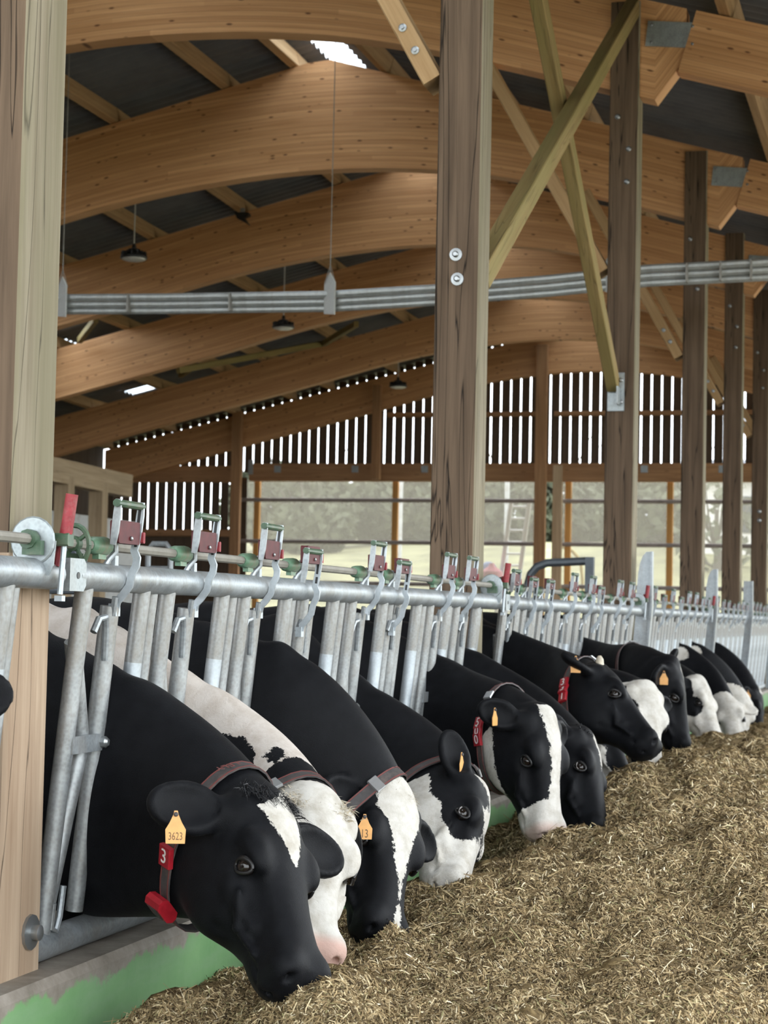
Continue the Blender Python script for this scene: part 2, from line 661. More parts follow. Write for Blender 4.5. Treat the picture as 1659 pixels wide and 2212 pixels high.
# outside land: flat near the barn, a grassy bank rising behind the gable
xs = np.linspace(-70, 70, 36)
ys = np.concatenate([np.linspace(-60, 36, 10), np.linspace(40, 130, 31)])
b = MB()
vs = []
for y in ys:
    for x in xs:
        k = np.clip((y - 44) / 34.0, 0, 1)
        z = -0.06 + 4.3 * k * k * (3 - 2 * k) + (0.35 * math.sin(x * 0.21 + y * 0.13) * k) + 0.6 * np.clip((y - 78) / 40, 0, 1) * 3
        vs.append((x, y, z))
n = len(xs)
fs = [(j * n + i, j * n + i + 1, (j + 1) * n + i + 1, (j + 1) * n + i) for j in range(len(ys) - 1) for i in range(n - 1)]
b.add(vs, fs)
tag(b.build('ground_outside', M['grass'], smooth=60), kind='structure')

# ---- kerb under the feed fence
b = MB()
prof = [(-0.26, 0.0), (0.022, 0.0), (0.022, 0.445), (0.008, 0.468), (-0.26, 0.468)]
b.prism(prof, (0, 17.5, 0), (1, 0, 0), (0, 0, 1), (0, -1, 0), 42.0)
tag(b.build('trim_1', M['kerb'], smooth=0, origin=np.zeros(3)), 'green painted concrete kerb under the feed fence', None, None, 'structure')

# ---- corrugated roof, split per bay and slope, with clear sheets let in
BAYS = [-2.0] + [y + 0.115 for y in POST_Y] + [38.3]
PITCH_W, AMP = 0.177, 0.026


def roof_patch(x0, x1, y0, y1, up=0.0):
    """corrugations run down the slope (along x) and repeat along y"""
    nn = max(6, int((y1 - y0) / PITCH_W * 6))
    yy = np.linspace(y0, y1, nn)
    zz = AMP * np.cos(2 * math.pi * yy / PITCH_W)
    vs = []
    for x in (x0, x1):
        for y, z in zip(yy, zz):
            vs.append((x, y, top_z(x, y) + 0.236 + z + up))
    fs = [(i, i + 1, nn + i + 1, nn + i) for i in range(nn - 1)]
    return vs, fs


EAVE_L, EAVE_R = -14.9, 5.4
SKY_RIDGE = (RIDGE_X - 0.15, RIDGE_X + 0.22)
# (bay index, x0, x1, y0, y1): clear sheets besides the ridge strip, out-of-view ones added for lighting
CLEAR = [(4, -1.65, -0.80, 21.08, 21.45), (1, -0.6, 1.2, 5.2, 8.2), (2, -9.9, -8.9, 10.5, 14.4), (3, -10.6, -9.6, 16.4, 19.4),
         (4, -10.9, -9.9, 21.4, 23.6), (5, -11.5, -10.5, 25.0, 28.3), (6, -12.3, -11.4, 29.0, 29.75), (7, -12.25, -11.55, 33.45, 34.0)]
roof = empty('ceiling', (-4.25, 18, 7.7), kind='structure')
for i in range(len(BAYS) - 1):
    y0, y1 = BAYS[i], BAYS[i + 1]
    for side, (xa, xb) in (('l', (EAVE_L, SKY_RIDGE[0])), ('r', (SKY_RIDGE[1], EAVE_R))):
        holes = [c for c in CLEAR if c[0] == i and xa < (c[1] + c[2]) / 2 < xb]
        b = MB()
        if holes:
            _, hx0, hx1, hy0, hy1 = holes[0]
            for q in ((xa, hx0, y0, y1), (hx1, xb, y0, y1), (hx0, hx1, y0, hy0), (hx0, hx1, hy1, y1)):
                if q[3] - q[2] > 0.02 and q[1] - q[0] > 0.02:
                    b.add(*roof_patch(*q))
            s = MB()
            s.add(*roof_patch(hx0 - 0.04, hx1 + 0.04, hy0 - 0.04, hy1 + 0.04, 0.03))
            s.build('skylight_sheet', M['skylight'], roof, 60)
        else:
            b.add(*roof_patch(xa, xb, y0, y1))
        b.build('roof_sheeting', M['roof'], roof, 60)
    s = MB()
    s.add(*roof_patch(SKY_RIDGE[0] - 0.03, RIDGE_X, y0, y1, 0.04))
    s.add(*roof_patch(RIDGE_X, SKY_RIDGE[1] + 0.03, y0, y1, 0.04))
    s.build('ridge_skylight', M['skylight'], roof, 60)

# ---- glulam arches on the post line
ARCH_N = ['nearest', 'second nearest', 'third', 'fourth', 'fifth', 'sixth', 'seventh', 'last']


def arch_mesh(yc, th=0.20, drop=0.0):
    X = np.concatenate([np.linspace(-14.3, -9, 14), np.linspace(-8.7, -0.4, 34), [0.06, 0.30]])
    lo = [und_z(x) for x in X[:-1]] + [5.80]
    hi = [top_z(x, yc) - drop for x in X]
    me = bpy.data.meshes.new('glulam_arch')
    n = len(X)
    vs, fs, uv = [], [], []
    for y in (-th / 2, th / 2):
        vs += [(x, y, z) for x, z in zip(X, lo)] + [(x, y, z) for x, z in zip(X, hi)]
    F0, F1, B0, B1 = 0, n, 2 * n, 3 * n
    off = yc * 0.7
    for i in range(n - 1):
        d0, d1 = hi[i] - lo[i], hi[i + 1] - lo[i + 1]
        fs.append((F0 + i, F0 + i + 1, F1 + i + 1, F1 + i))
        uv += [(X[i] + off, 0), (X[i + 1] + off, 0), (X[i + 1] + off, d1), (X[i] + off, d0)]
        fs.append((B0 + i + 1, B0 + i, B1 + i, B1 + i + 1))
        uv += [(X[i + 1] + off, 0), (X[i] + off, 0), (X[i] + off, d0), (X[i + 1] + off, d1)]
        fs.append((F0 + i + 1, F0 + i, B0 + i, B0 + i + 1))
        uv += [(X[i + 1] + off, 0.02), (X[i] + off, 0.02), (X[i] + off, 0.04), (X[i + 1] + off, 0.04)]
        fs.append((F1 + i, F1 + i + 1, B1 + i + 1, B1 + i))
        uv += [(X[i] + off, 0.02), (X[i + 1] + off, 0.02), (X[i + 1] + off, 0.04), (X[i] + off, 0.04)]
    for e in (0, n - 1):
        q = (F0 + e, F1 + e, B1 + e, B0 + e)
        fs.append(q if e == 0 else q[::-1])
        uv += [(off, 0), (off, 0.4), (off + .2, 0.4), (off + .2, 0)]
    me.from_pydata(vs, [], fs)
    l = me.uv_layers.new(name='UVMap')
    l.data.foreach_set('uv', np.array(uv, 'f').ravel())
    me.materials.append(M['glulam'])
    return me


ARCH_DESC = ['curved glulam roof arch nearest the camera, over the left edge post',
             'curved glulam roof arch above the cracked post with two round bolts',
             'big bright glulam arch along the top edge, reaching the second brown post',
             'glulam arch with the pointed crown under the ridge skylight',
             'glulam arch that carries the small black device, third one down',
             'glulam arch just under the grey pipe run',
             'glulam arch with white light dots along its lower edge',
             'farthest glulam arch, set against the slatted gable']
for i, py in enumerate(POST_Y):
    yc = py + 0.135
    a = put(bpy.data.objects.new('glulam_arch', arch_mesh(yc, 0.2, 0.0)), Matrix.Translation((0, yc, 0)))
    tag(a, ARCH_DESC[i], 'arch', 'glulam roof arches')

# ---- aisle rafters, joined to the arch ends by steel plates
RAFT = ['over the first post', 'over the bolted cracked post', 'at the top right corner', 'right of the third brown post',
        'right of the fourth brown post', 'right of the fifth brown post', 'right of the sixth post', 'over the gable']
for i, py in enumerate(POST_Y):
    yc = py + 0.115
    p0 = (0.31, yc, top_z(0.31, yc) - 0.26)
    p1 = (5.3, yc, top_z(5.3, yc) - 0.26)
    x, y, z = frame(np.subtract(p1, p0))
    L = np.linalg.norm(np.subtract(p1, p0))
    b = MB()
    b.cbox((L / 2, 0, 0), (L, 0.2, 0.50), 0.004)
    me = b.mesh('aisle_rafter', M['glulam'], 0)
    l = me.uv_layers.new(name='UVMap')
    co = [me.vertices[lp.vertex_index].co for lp in me.loops]
    l.data.foreach_set('uv', np.array([(c[0] + yc, c[2] + c[1] * 0.2 + 0.25) for c in co], 'f').ravel())
    r = put(bpy.data.objects.new('aisle_rafter', me), mat4(x, y, z, p0))
    tag(r, 'straight glulam aisle rafter ' + RAFT[i], 'rafter', 'aisle rafters')
    e = empty('joint_plate', (0.3, yc - 0.11, 6.0), 'zinc plate joining arch and rafter ' + RAFT[i], 'plate', 'rafter joint plates')
    b = MB()
    b.box((0.19, yc - 0.092, top_z(0.19, yc) - 0.235), (0.40, 0.012, 0.20), frame((1, 0, -0.10), (0, 0, 1)))
    b.build('plate', M['plate'], e, 0)
    for dx in (-0.16, 0.16):
        for dz in (-0.07, 0.07):
            b = MB()
            b.lathe([(0.012, 0), (0.012, 0.008), (0.006, 0.012)], (0.19 + dx, yc - 0.098, top_z(0.19, yc) - 0.1 * dx - 0.235 + dz), 8, (0, -1, 0))
            b.build('bolt', M['bolt'], e)

# ---- purlins
PX = [(-14.2, 'lowest'), (-12.8, ''), (-11.4, ''), (-10.2, ''), (-9.4, ''), (-8.05, ''), (-6.75, ''), (-5.42, ''), (-4.62, ''), (-3.55, ''), (-2.3, ''), (-1.35, ''), (0.62, ''), (1.9, ''), (3.3, ''), (5.0, '')]
BAYW = ['bay above the camera', 'bay above nearest cows', 'bay before top arch', 'bay of big ridge skylight', 'bay of nearest lamp', 'bay of second lamp',
        'last bay but one', 'gable bay', 'eave bay']
for i in range(1, len(BAYS) - 2):
    y0, y1 = BAYS[i] + 0.006, BAYS[i + 1] - 0.006
    left = [p for p, _ in PX if p < RIDGE_X][::-1]
    right = [p for p, _ in PX if p > RIDGE_X]
    for side, lst in (('stall', left), ('aisle', right)):
        for k, x in enumerate(lst):
            sl = SL_L if side == 'stall' else -SL_R
            o = beam('purlin', (x, y0, top_z(x, y0) + 0.110), (x, y1, top_z(x, y1) + 0.110), 0.10, 0.19, M['purlin'], (-sl, 0, 1))
            tag(o, 'pine purlin, %s from ridge on %s side, %s' % (ORD[k], side, BAYW[i]), 'purlin', 'roof purlins')

# ---- brown timber posts
PLAB = ['thick weathered timber post filling the left edge', 'cracked brown timber post in the middle with two round bolts', 'brown timber post that carries the bottom of the cross brace',
        'brown timber post behind the first curved steel post', 'brown timber post behind the second curved steel post', 'fifth brown post, near the right edge', 'sixth brown post, at the right edge', 'far post of the row, against the gable']
posts = []
for i, py in enumerate(POST_Y):
    yc = py + 0.115
    xc = -0.06 - PW / 2
    zt = 6.27
    z0 = 0.468
    e = empty('timber_post', (xc, yc, z0), PLAB[i], 'post', 'timber posts along the feed fence')
    posts.append(e)
    # faces: 0/1 ends, then the eight long faces; the aisle-side faces are the weathered ones
    mi = [0, 0] + [0, 0, 0, 0, 0, 0, 0, 0]
    L = zt - z0
    if i == 0:
        segs = [(z0, 1.52, M['post_foot'], 'bare_foot'), (1.52, zt, None, 'shaft')]
    else:
        segs = [(z0, zt, None, 'shaft')]
    for (za, zb, mm, nm) in segs:
        bb = MB()
        bb.cbox(((zb - za) / 2, 0, 0), (zb - za, PW, PW), 0.008)
        xx, yy, zz = frame((0, 0, 1))
        if mm is None:
            me = bb.mesh('shaft', [M['post'], M['post_side']], 0)
            for p in me.polygons:
                wn = xx * p.normal[0] + yy * p.normal[1] + zz * p.normal[2]
                p.material_index = 1 if wn[0] > 0.6 else 0
        else:
            me = bb.mesh(nm, mm, 0)
        inst(nm, me, mat4(xx, yy, zz, (xc, yc, za)), e)
    if i == 1:
        for (bx, by) in ((985, 550), (988, 603)):
            p = on_y(bx, by, py - 0.001)
            b = MB()
            b.lathe([(0.033, 0), (0.033, 0.006), (0.016, 0.008), (0.016, 0.02), (0.010, 0.026)], p, 14, (0, -1, 0))
            b.build('bolt', M['bolt'], e)
    if i in (2, 3, 4, 5):
        for k in range(3):
            b = MB()
            b.lathe([(0.022, 0), (0.022, 0.006), (0.010, 0.014)], (xc + (-0.05, 0.04, 0.03)[k], py - 0.001, 5.35 - 0.26 * k), 10, (0, -1, 0))
            b.build('bolt', M['bolt'], e)
    if i == 5:
        for dz in (0, 0.13):
            b = MB()
            b.lathe([(0.03, 0), (0.03, 0.006), (0.012, 0.014)], (xc, py - 0.001, 2.9 + dz), 10, (0, -1, 0))
            b.build('bolt', M['bolt'], e)
    # foot fixing on the kerb
    b = MB()
    b.lathe([(0.045, 0), (0.045, 0.008), (0.02, 0.012), (0.02, 0.03), (0.012, 0.034)], (-0.06, yc + 0.05, 0.57), 12, (1, 0, 0))
    b.build('foot_bolt', M['bolt'], e)

# ---- knee braces from post to arch
for i, py in enumerate(POST_Y[:7]):
    yc = py + 0.115
    # lower end beside the post, upper end under the arch
    p0 = np.array([-0.37, yc, 4.20])
    p1 = np.array([-1.33, yc, 5.90])
    d = nrm(p1 - p0)
    e = empty('knee_brace', p0, 'diagonal knee brace under the arch, ' + ['at the left edge post', 'beside the cracked middle post', 'ending behind the cross brace',
              'ending at the third brown post', 'ending at the fourth brown post', 'ending at the fifth brown post', 'ending at the sixth brown post'][i], 'brace', 'knee braces')
    beam('timber', p0 - d * 0.08, p1, 0.10, 0.22, M['purlin'], (0, 1, 0), e)
    for k in (0.10, 0.24):
        b = MB()
        b.lathe([(0.022, 0), (0.022, 0.005), (0.011, 0.008), (0.011, 0.02)], p0 + d * k + np.array([0, -0.111, 0]), 10, (0, -1, 0))
        b.build('bolt', M['bolt'], e)

# ---- crossed braces between the second and third posts


def through(pa, pb, X, ya, yb):
    a, c = on_x(*pa, X), on_x(*pb, X)
    k = (c - a) / (c[1] - a[1])
    return a + k * (ya - a[1]), a + k * (yb - a[1])


A0, A1 = through((1066, 545), (1364, 22), -0.115, 9.735, 15.025)
o = beam('cross_brace', A0, A1, 0.10, 0.13, [M['brace']], (0, 0, 1))
tag(o, 'rising timber of the cross brace, from the bolted post up to the next', 'brace')
B0, B1 = through((1163, 0), (1328, 850), -0.225, 9.735, 15.0)
e = empty('cross_brace', B1, 'falling timber of the cross brace with a steel shoe at its foot', 'brace')
beam('timber', B0, B1, 0.09, 0.13, [M['brace']], (0, 0, 1), e)
b = MB()
b.box((B1[0] + 0.02, 15.018, B1[2] - 0.05), (0.13, 0.02, 0.30))
b.box((B1[0] + 0.05, 14.95, B1[2] - 0.09), (0.012, 0.14, 0.14))
sh = b.build('steel_shoe', M['plate'], e, 0)
for dz in (-0.13, 0.04):
    b = MB()
    b.lathe([(0.018, 0), (0.018, 0.005), (0.010, 0.014)], (B1[0] + 0.06, 15.008, B1[2] + dz), 8, (0, -1, 0))
    b.build('bolt', M['bolt'], sh)

# ---- gable wall: boards with light gaps, lintel, posts, net windows
GW = empty('wall_back', (-6, GABLE_Y, 0), kind='structure')
me_b = {}


def board(x, w, z0, z1, y):
    key = round(w, 3)
    if key not in me_b:
        bb = MB()
        bb.cbox((0.5, 0, 0), (1.0, 0.024, w), 0.003)
        me_b[key] = bb.mesh('board', M['board'], 0)
    m = Matrix(((0, 0, 1, x), (0, 1, 0, y), (z1 - z0, 0, 0, z0), (0, 0, 0, 1)))
    return inst('board', me_b[key], m, GW)


k = 0
x = -14.3
while x < 5.2:
    k += 1
    w = (0.166, 0.171, 0.163, 0.174, 0.168)[(k * 7) % 5]
    if True:
        board(x, w, 4.30, top_z(x, GABLE_Y) + 0.21, GABLE_Y + 0.06)
    x += 0.2
# lower slatted part at the left
x = -14.2
while x < -11.35:
    board(x, 0.172, 3.02, 4.2, GABLE_Y + 0.06)
    board(x, 0.198, 0.0, 3.02, GABLE_Y + 0.06)
    x += 0.2
for (z, h, x0, x1, nm) in ((4.295, 0.36, -11.22, 5.2, 'lintel_beam'), (4.26, 0.34, -14.2, -11.42, 'lintel_beam'), (3.04, 0.14, -14.2, -11.42, 'sill_rail'), (5.46, 0.09, -8.3, -5.2, 'noggin'), (5.46, 0.09, -4.9, 4.0, 'noggin')):
    beam(nm, (x0, GABLE_Y - 0.05, z), (x1, GABLE_Y - 0.05, z), 0.12 if h < .2 else 0.16, h, M['gable_wood'], (0, 0, 1), GW)
for (x, z0, z1, w, lab) in ((-11.32, 0, 5.50, 0.20, 'brown gable post left of the first net window'), (-5.05, 0, 6.75, 0.22, 'dark brown gable post between the net windows'), (1.2, 0, 5.7, 0.22, 'gable post over the feed aisle'),
                            (-8.38, 4.12, 6.0, 0.17, 'short gable post standing on the lintel above the white pole')):
    o = beam('gable_post', (x, GABLE_Y - 0.60, z0), (x, GABLE_Y - 0.60, z1), w, 0.12, M['gable_wood'], (0, 1, 0))
    tag(o, lab, 'post', 'gable posts')
beam('door_stile', (-4.80, GABLE_Y - 0.10, 0), (-4.80, GABLE_Y - 0.10, 4.44), 0.19, 0.1, M['stall_wood'], (0, 1, 0), GW)
for x in (-11.10, -8.15, -5.24, -4.62, -2.62, 0.98):
    beam('jamb', (x, GABLE_Y + 0.10, 0.9), (x, GABLE_Y + 0.10, 4.12), 0.12, 0.10, M['jamb'], (0, 1, 0), GW)
for x in (-10.6, -8.95, -7.5, -3.1, -1.6):
    b = MB()
    b.box((x, GABLE_Y - 0.135, 4.36), (0.14, 0.01, 0.14))
    b.build('bracket', M['plate'], GW, 0)
for x in (-13.72, -11.48, -11.18):
    b = MB()
    b.box((x, GABLE_Y - 0.14, 4.40), (0.10, 0.02, 0.30))
    b.build('bracket', M['plate'], GW, 0)
b = MB()
b.box((-4.6, GABLE_Y, 0.45), (20.0, 0.2, 0.9))
b.build('low_wall', M['concrete'], GW, 0)
for n_, (x0, x1) in enumerate(((-11.46, -5.16), (-4.90, 1.1), (1.3, 5.2))):
    w = empty('window_%d' % (n_ + 1), ((x0 + x1) / 2, GABLE_Y + 0.2, 0.9), kind='structure')
    for z in (3.74, 2.89, 2.06, 1.25):
        b = MB()
        b.tube([(x0, GABLE_Y + 0.02, z), (x1, GABLE_Y + 0.02, z)], 0.042, 8)
        b.build('net_tube', M['net_rail'], w)
    b = MB()
    nx = 40
    for q in range(nx):
        xa, xb = x0 + (x1 - x0) * q / nx, x0 + (x1 - x0) * (q + 1) / nx
        ya, yb = [GABLE_Y + 0.18 + 0.012 * math.sin(v * 2.3) for v in (xa, xb)]
        b.add([(xa, ya, 0.9), (xb, yb, 0.9), (xb, yb, 4.15), (xa, ya, 4.15)], [(0, 1, 2, 3)])
    b.build('windbreak_net', M['net'], w, 60)

# left long wall of the barn: upright boards, every board a piece
WL = empty('wall_left', (-14.5, 17, 0), kind='structure')
bb = MB()
bb.cbox((2.45, 0, 0), (4.9, 0.03, 0.395), 0.004)
mew = bb.mesh('board', M['board'], 0)
y = -2.5
while y < 37.7:
    inst('board', mew, Matrix(((0, -1, 0, -14.5), (0, 0, 1, y), (1, 0, 0, 0.0), (0, 0, 0, 1))), WL)
    y += 0.40
for py in POST_Y:
    beam('wall_post', (-14.18, py + 0.135, 0), (-14.18, py + 0.135, 4.06), 0.2, 0.22, M['board'], (0, 1, 0), WL)

# ================================================================== HANGING THINGS
# pipe run across the barn
PR = empty('pipe_run', (-3.3, 17.5, 4.3), 'three grey pipes side by side hung across the barn on wires', 'pipe')
PYY = 17.5
line = [(-13.9, 4.44), (-9.5, 4.42), (-6.35, 4.395), (-5.0, 4.37), (-3.3, 4.355), (-2.3, 4.39), (-1.2, 4.45), (-0.3, 4.52), (0.8, 4.545), (3.0, 4.55), (5.2, 4.55)]
for k, (dy, dz) in enumerate(((-0.045, 0.066), (-0.02, 0.0), (0.0, -0.062))):
    b = MB()
    b.tube([(x, PYY + dy, z + dz) for x, z in line], (0.036, 0.033, 0.032)[k], 10)
    b.build('pipe', M['pipe'], PR)
for x in (-5.35, -4.3, 0.05, 0.35, 0.62):
    z = float(np.interp(x, [p[0] for p in line], [p[1] for p in line]))
    b = MB()
    b.box((x, PYY - 0.05, z), (0.016, 0.13, 0.17))
    b.build('clamp', M['wire'], PR, 0)
for x in (-11.5, -8.8, -6.05, -3.3, -0.62, 2.2, 4.8):
    z = float(np.interp(x, [p[0] for p in line], [p[1] for p in line]))
    h = empty('pipe_hanger', (x, PYY, z - 0.15), 'white plastic pipe hanger on a thin wire, ' + {-11.5: 'near the far wall', -8.8: 'past the left edge post', 4.8: 'at the outer eave', -6.05: 'beside the left edge post', -3.3: 'below the ridge skylight', -0.62: 'beside the cross brace', 2.2: 'over the feed aisle'}[x], 'hanger', 'pipe hangers')
    b = MB()
    b.prism([(-0.075, -0.12), (0.075, -0.14), (0.075, 0.17), (0.0, 0.27), (-0.075, 0.17)], (x, PYY - 0.09, z), (0.85, -0.5, 0), (0, 0, 1), (0.5, 0.85, 0), 0.012)
    pl = b.build('hanger_plate', M['white_plastic'], h, 0)
    b = MB()
    b.tube([(x, PYY - 0.09, z + 0.25), (x, PYY - 0.09, top_z(x) + 0.2)], 0.0045, 6)
    b.tube([(x - 0.05, PYY - 0.1, z + 0.16), (x, PYY - 0.09, z + 0.34), (x + 0.05, PYY - 0.08, z + 0.16)], 0.006, 6)
    b.build('wire', M['wire'], h)

# round bay lamps
for (px, py, Y, lab) in ((289, 556, 22.3, 'round black bay lamp hanging nearest, at upper left'), (612, 706, 27.5, 'round black bay lamp hanging just under the grey pipes'), (860, 834, 35.0, 'small round black bay lamp in front of the gable arch')):
    p = on_y(px, py, Y)
    e = empty('bay_lamp', p, lab, 'lamp', 'hanging bay lamps')
    b = MB()
    b.lathe([(0.165, -0.02), (0.17, 0.0), (0.155, 0.03), (0.09, 0.055), (0.075, 0.10), (0.03, 0.115), (0.02, 0.17)], p, 20)
    for q in range(14):
        a = q * math.pi / 7
        b.box(p + np.array([0.11 * math.cos(a), 0.11 * math.sin(a), 0.045]), (0.10, 0.008, 0.05), (np.array([math.cos(a), math.sin(a), 0]), np.array([-math.sin(a), math.cos(a), 0]), np.array([0, 0, 1.])))
    b.build('housing', M['black'], e)
    b = MB()
    b.lathe([(0.10, -0.045), (0.145, -0.03), (0.15, -0.018)], p, 20)
    b.build('lens', M['lens'], e)
    b = MB()
    b.tube([p + np.array([0, 0, 0.17]), (p[0], p[1], top_z(p[0], p[1]) + 0.2)], 0.008, 6)
    b.build('rod', M['white_plastic'], e)

# small black device fixed under a purlin end
p = on_y(524, 468, 24.1)
e = empty('horn_speaker', p, 'small black device fixed at a purlin end on the third arch', 'device')
b = MB()
b.prism([(-0.10, 0.05), (0.09, 0.05), (0.10, 0.01), (0.03, -0.02), (0.10, -0.12), (0.02, -0.07), (-0.06, -0.03)], p, (1, 0, 0), (0, 0, 1), (0, 1, 0), 0.10)
b.build('body', M['black'], e)
b = MB()
b.box(p + np.array([0, 0, 0.07]), (0.05, 0.05, 0.08))
b.build('bracket', M['plate'], e, 0)

# thin timber struts under the far bays (wind bracing)
for (pa, Ya, pb, Yb, lab) in (((172, 735), 28.4, (207, 690), 26.4, 'short thin strut between purlin and arch near the left edge post'), ((700, 742), 32.6, (770, 700), 30.4, 'short thin strut below the middle of the grey pipe run'),
                              ((385, 800), 28.9, (700, 742), 32.7, 'long thin wind brace rising under the roof below the pipes'), ((390, 810), 32.8, (420, 790), 31.5, 'tiny strut at the foot of the long wind brace')):
    o = beam('wind_brace', on_y(*pa, Ya), on_y(*pb, Yb), 0.08, 0.10, M['brace'], (0, 0, 1))
    tag(o, lab, 'brace', 'thin wind braces')

# ================================================================== BEHIND THE STALLS
# pale timber frame at the left
TF = empty('timber_stall', (-9.5, 27, 0), 'pale squared stall timbers standing behind the latches at left', 'stall')
a, c = on_x(108, 1014, -9.5), on_x(272, 1050, -9.5)
za = (a[2] + c[2]) / 2
beam('cross_beam', (-9.5, a[1] - 0.4, a[2]), (-9.5, c[1], c[2]), 0.22, 0.34, M['stall_wood'], (0, 0, 1), TF)
for px in (138, 212):
    q = on_x(px, 1100, -9.5)
    beam('upright', (-9.5, q[1], 0), (-9.5, q[1], 3.25), 0.20, 0.22, M['stall_wood'], (1, 0, 0), TF)
b = MB()
b.box((-11.6, 30.0, 1.5), (0.1, 5.0, 3.0))
o = b.build('partition_panel', M['white_plastic'], None, 0)
tag(o, 'pale flat partition behind the timber frame', 'panel')
# bowed dark tube rail
p = [on_y(*q, 19.6) for q in ((1140, 1262), (1146, 1240), (1160, 1224), (1182, 1216), (1225, 1214), (1268, 1212))]
e = empty('tube_gate', (p[-1][0], 19.6, 0), 'dark grey bowed tube gate behind the fence by the brown posts', 'gate')
b = MB()
b.tube([(p[0][0] - 0.05, 19.6, 0.0)] + p, 0.042, 10)
b.build('bow', M['gate'], e)
b = MB()
b.box((p[-1][0] + 0.03, 19.6, p[-1][2] / 2 + 0.02), (0.085, 0.085, p[-1][2] + 0.04))
b.build('gate_post', M['gate'], e, 0)
# water bowl valve and stall hoops seen past the latches
for (px, py, Y, lab) in ((345, 1175, 15.0, 'small galvanised stall hoop seen between the first two latches'), (140, 1190, 9.0, 'dark tube hoop behind the round green cap')):
    q = on_y(px, py, Y)
    e = empty('stall_hoop', (q[0], Y, 0), lab, 'hoop', 'stall hoops')
    b = MB()
    w = 0.10
    b.tube([(q[0] - w, Y, 0), (q[0] - w, Y, q[2] - 0.05), (q[0] - w * 0.6, Y, q[2]), (q[0] + w * 0.6, Y, q[2]), (q[0] + w, Y, q[2] - 0.05), (q[0] + w, Y, 0)], 0.024, 8)
    b.build('hoop', M['galv'] if px > 200 else M['gate'], e)
    b = MB()
    b.tube([(q[0] - w, Y, q[2] - 0.2), (q[0] + w, Y, q[2] - 0.2)], 0.018, 8)
    b.build('crossbar', M['galv'] if px > 200 else M['gate'], e)

# ================================================================== OUTSIDE THE GABLE
# ladder, pole, hose, sacks
l0, l1 = on_y(1100, 1262, 39.5), on_y(1122, 1098, 39.0)
e = empty('ladder', (l0[0], 39.6, 0), 'white aluminium ladder leaning outside the net window', 'ladder')
d = (l1 - l0) / (l1[2] - l0[2])
foot = l0 - d * l0[2]
top = l1 + d * 0.15
for s_ in (-0.19, 0.19):
    beam('rail', foot + np.array([s_, 0, 0]), top + np.array([s_, 0, 0]), 0.09, 0.05, M['aluminium'], (0, 1, 0), e)
for k in range(16):
    q = foot + (top - foot) * ((k + 0.5) / 16)
    b = MB()
    b.tube([q + np.array([-0.19, 0, 0]), q + np.array([0.19, 0, 0])], 0.022, 6)
    b.build('rung', M['aluminium'], e)
for px, lab in ((866, 'white pole outside the left half of the net window'), (1096, 'white pole outside beside the ladder')):
    q = on_y(px, 1046, 44)
    b = MB()
    b.tube([(q[0], 44, 0), (q[0], 44, q[2] + 0.1)], 0.055, 10)
    b.tube([(q[0], 44, 0), (q[0], 44, 0.05)], 0.12, 10)
    tag(b.build('pole', M['white_plastic']), lab, 'pole', 'white poles outside')
b = MB()
b.tube([on_y(*q, 39.2) for q in ((1214, 1182), (1226, 1184), (1238, 1192), (1248, 1204), (1255, 1220), (1258, 1250), (1259, 1300))], 0.035, 8)
tag(b.build('hose', M['hose']), 'yellow curved hose outside the right net window', 'hose')
q = on_y(1062, 1240, 38.9)
b = MB()
b.lathe([(0.02, -0.5), (0.24, -0.42), (0.27, -0.15), (0.22, 0.05), (0.07, 0.16), (0.05, 0.22)], q, 12)
tag(b.build('sack', M['pinkbag']), 'pink sack on the low wall beside the ladder', 'sack')
b = MB()
b.lathe([(0.02, -0.5), (0.22, -0.42), (0.25, -0.1), (0.15, 0.10), (0.05, 0.16)], q + np.array([-0.15, 0.35, 0.1]), 12)
tag(b.build('sack', M['bluebag']), 'blue sack behind the pink one', 'sack')

# pale house and sheds beyond
hx, hy = 2.5, 74.0
e = empty('house', (hx, hy, 3.2), 'pale rendered farmhouse on the bank, seen through the net', 'house')
b = MB()
b.box((hx, hy, 4.9), (17, 8, 3.4))
b.build('wall', M['render_wall'], e, 0)
b = MB()
b.prism([(-4.5, 6.5), (4.5, 6.5), (0, 7.6)], (hx, hy, 0), (0, 1, 0), (0, 0, 1), (1, 0, 0), 17.8)
b.build('roof', M['slate'], e, 0)
for k in range(4):
    b = MB()
    b.box((hx - 6 + k * 3.6, hy - 4.02, 5.3), (1.1, 0.08, 1.3))
    f = b.build('window', M['glass'], e, 0)

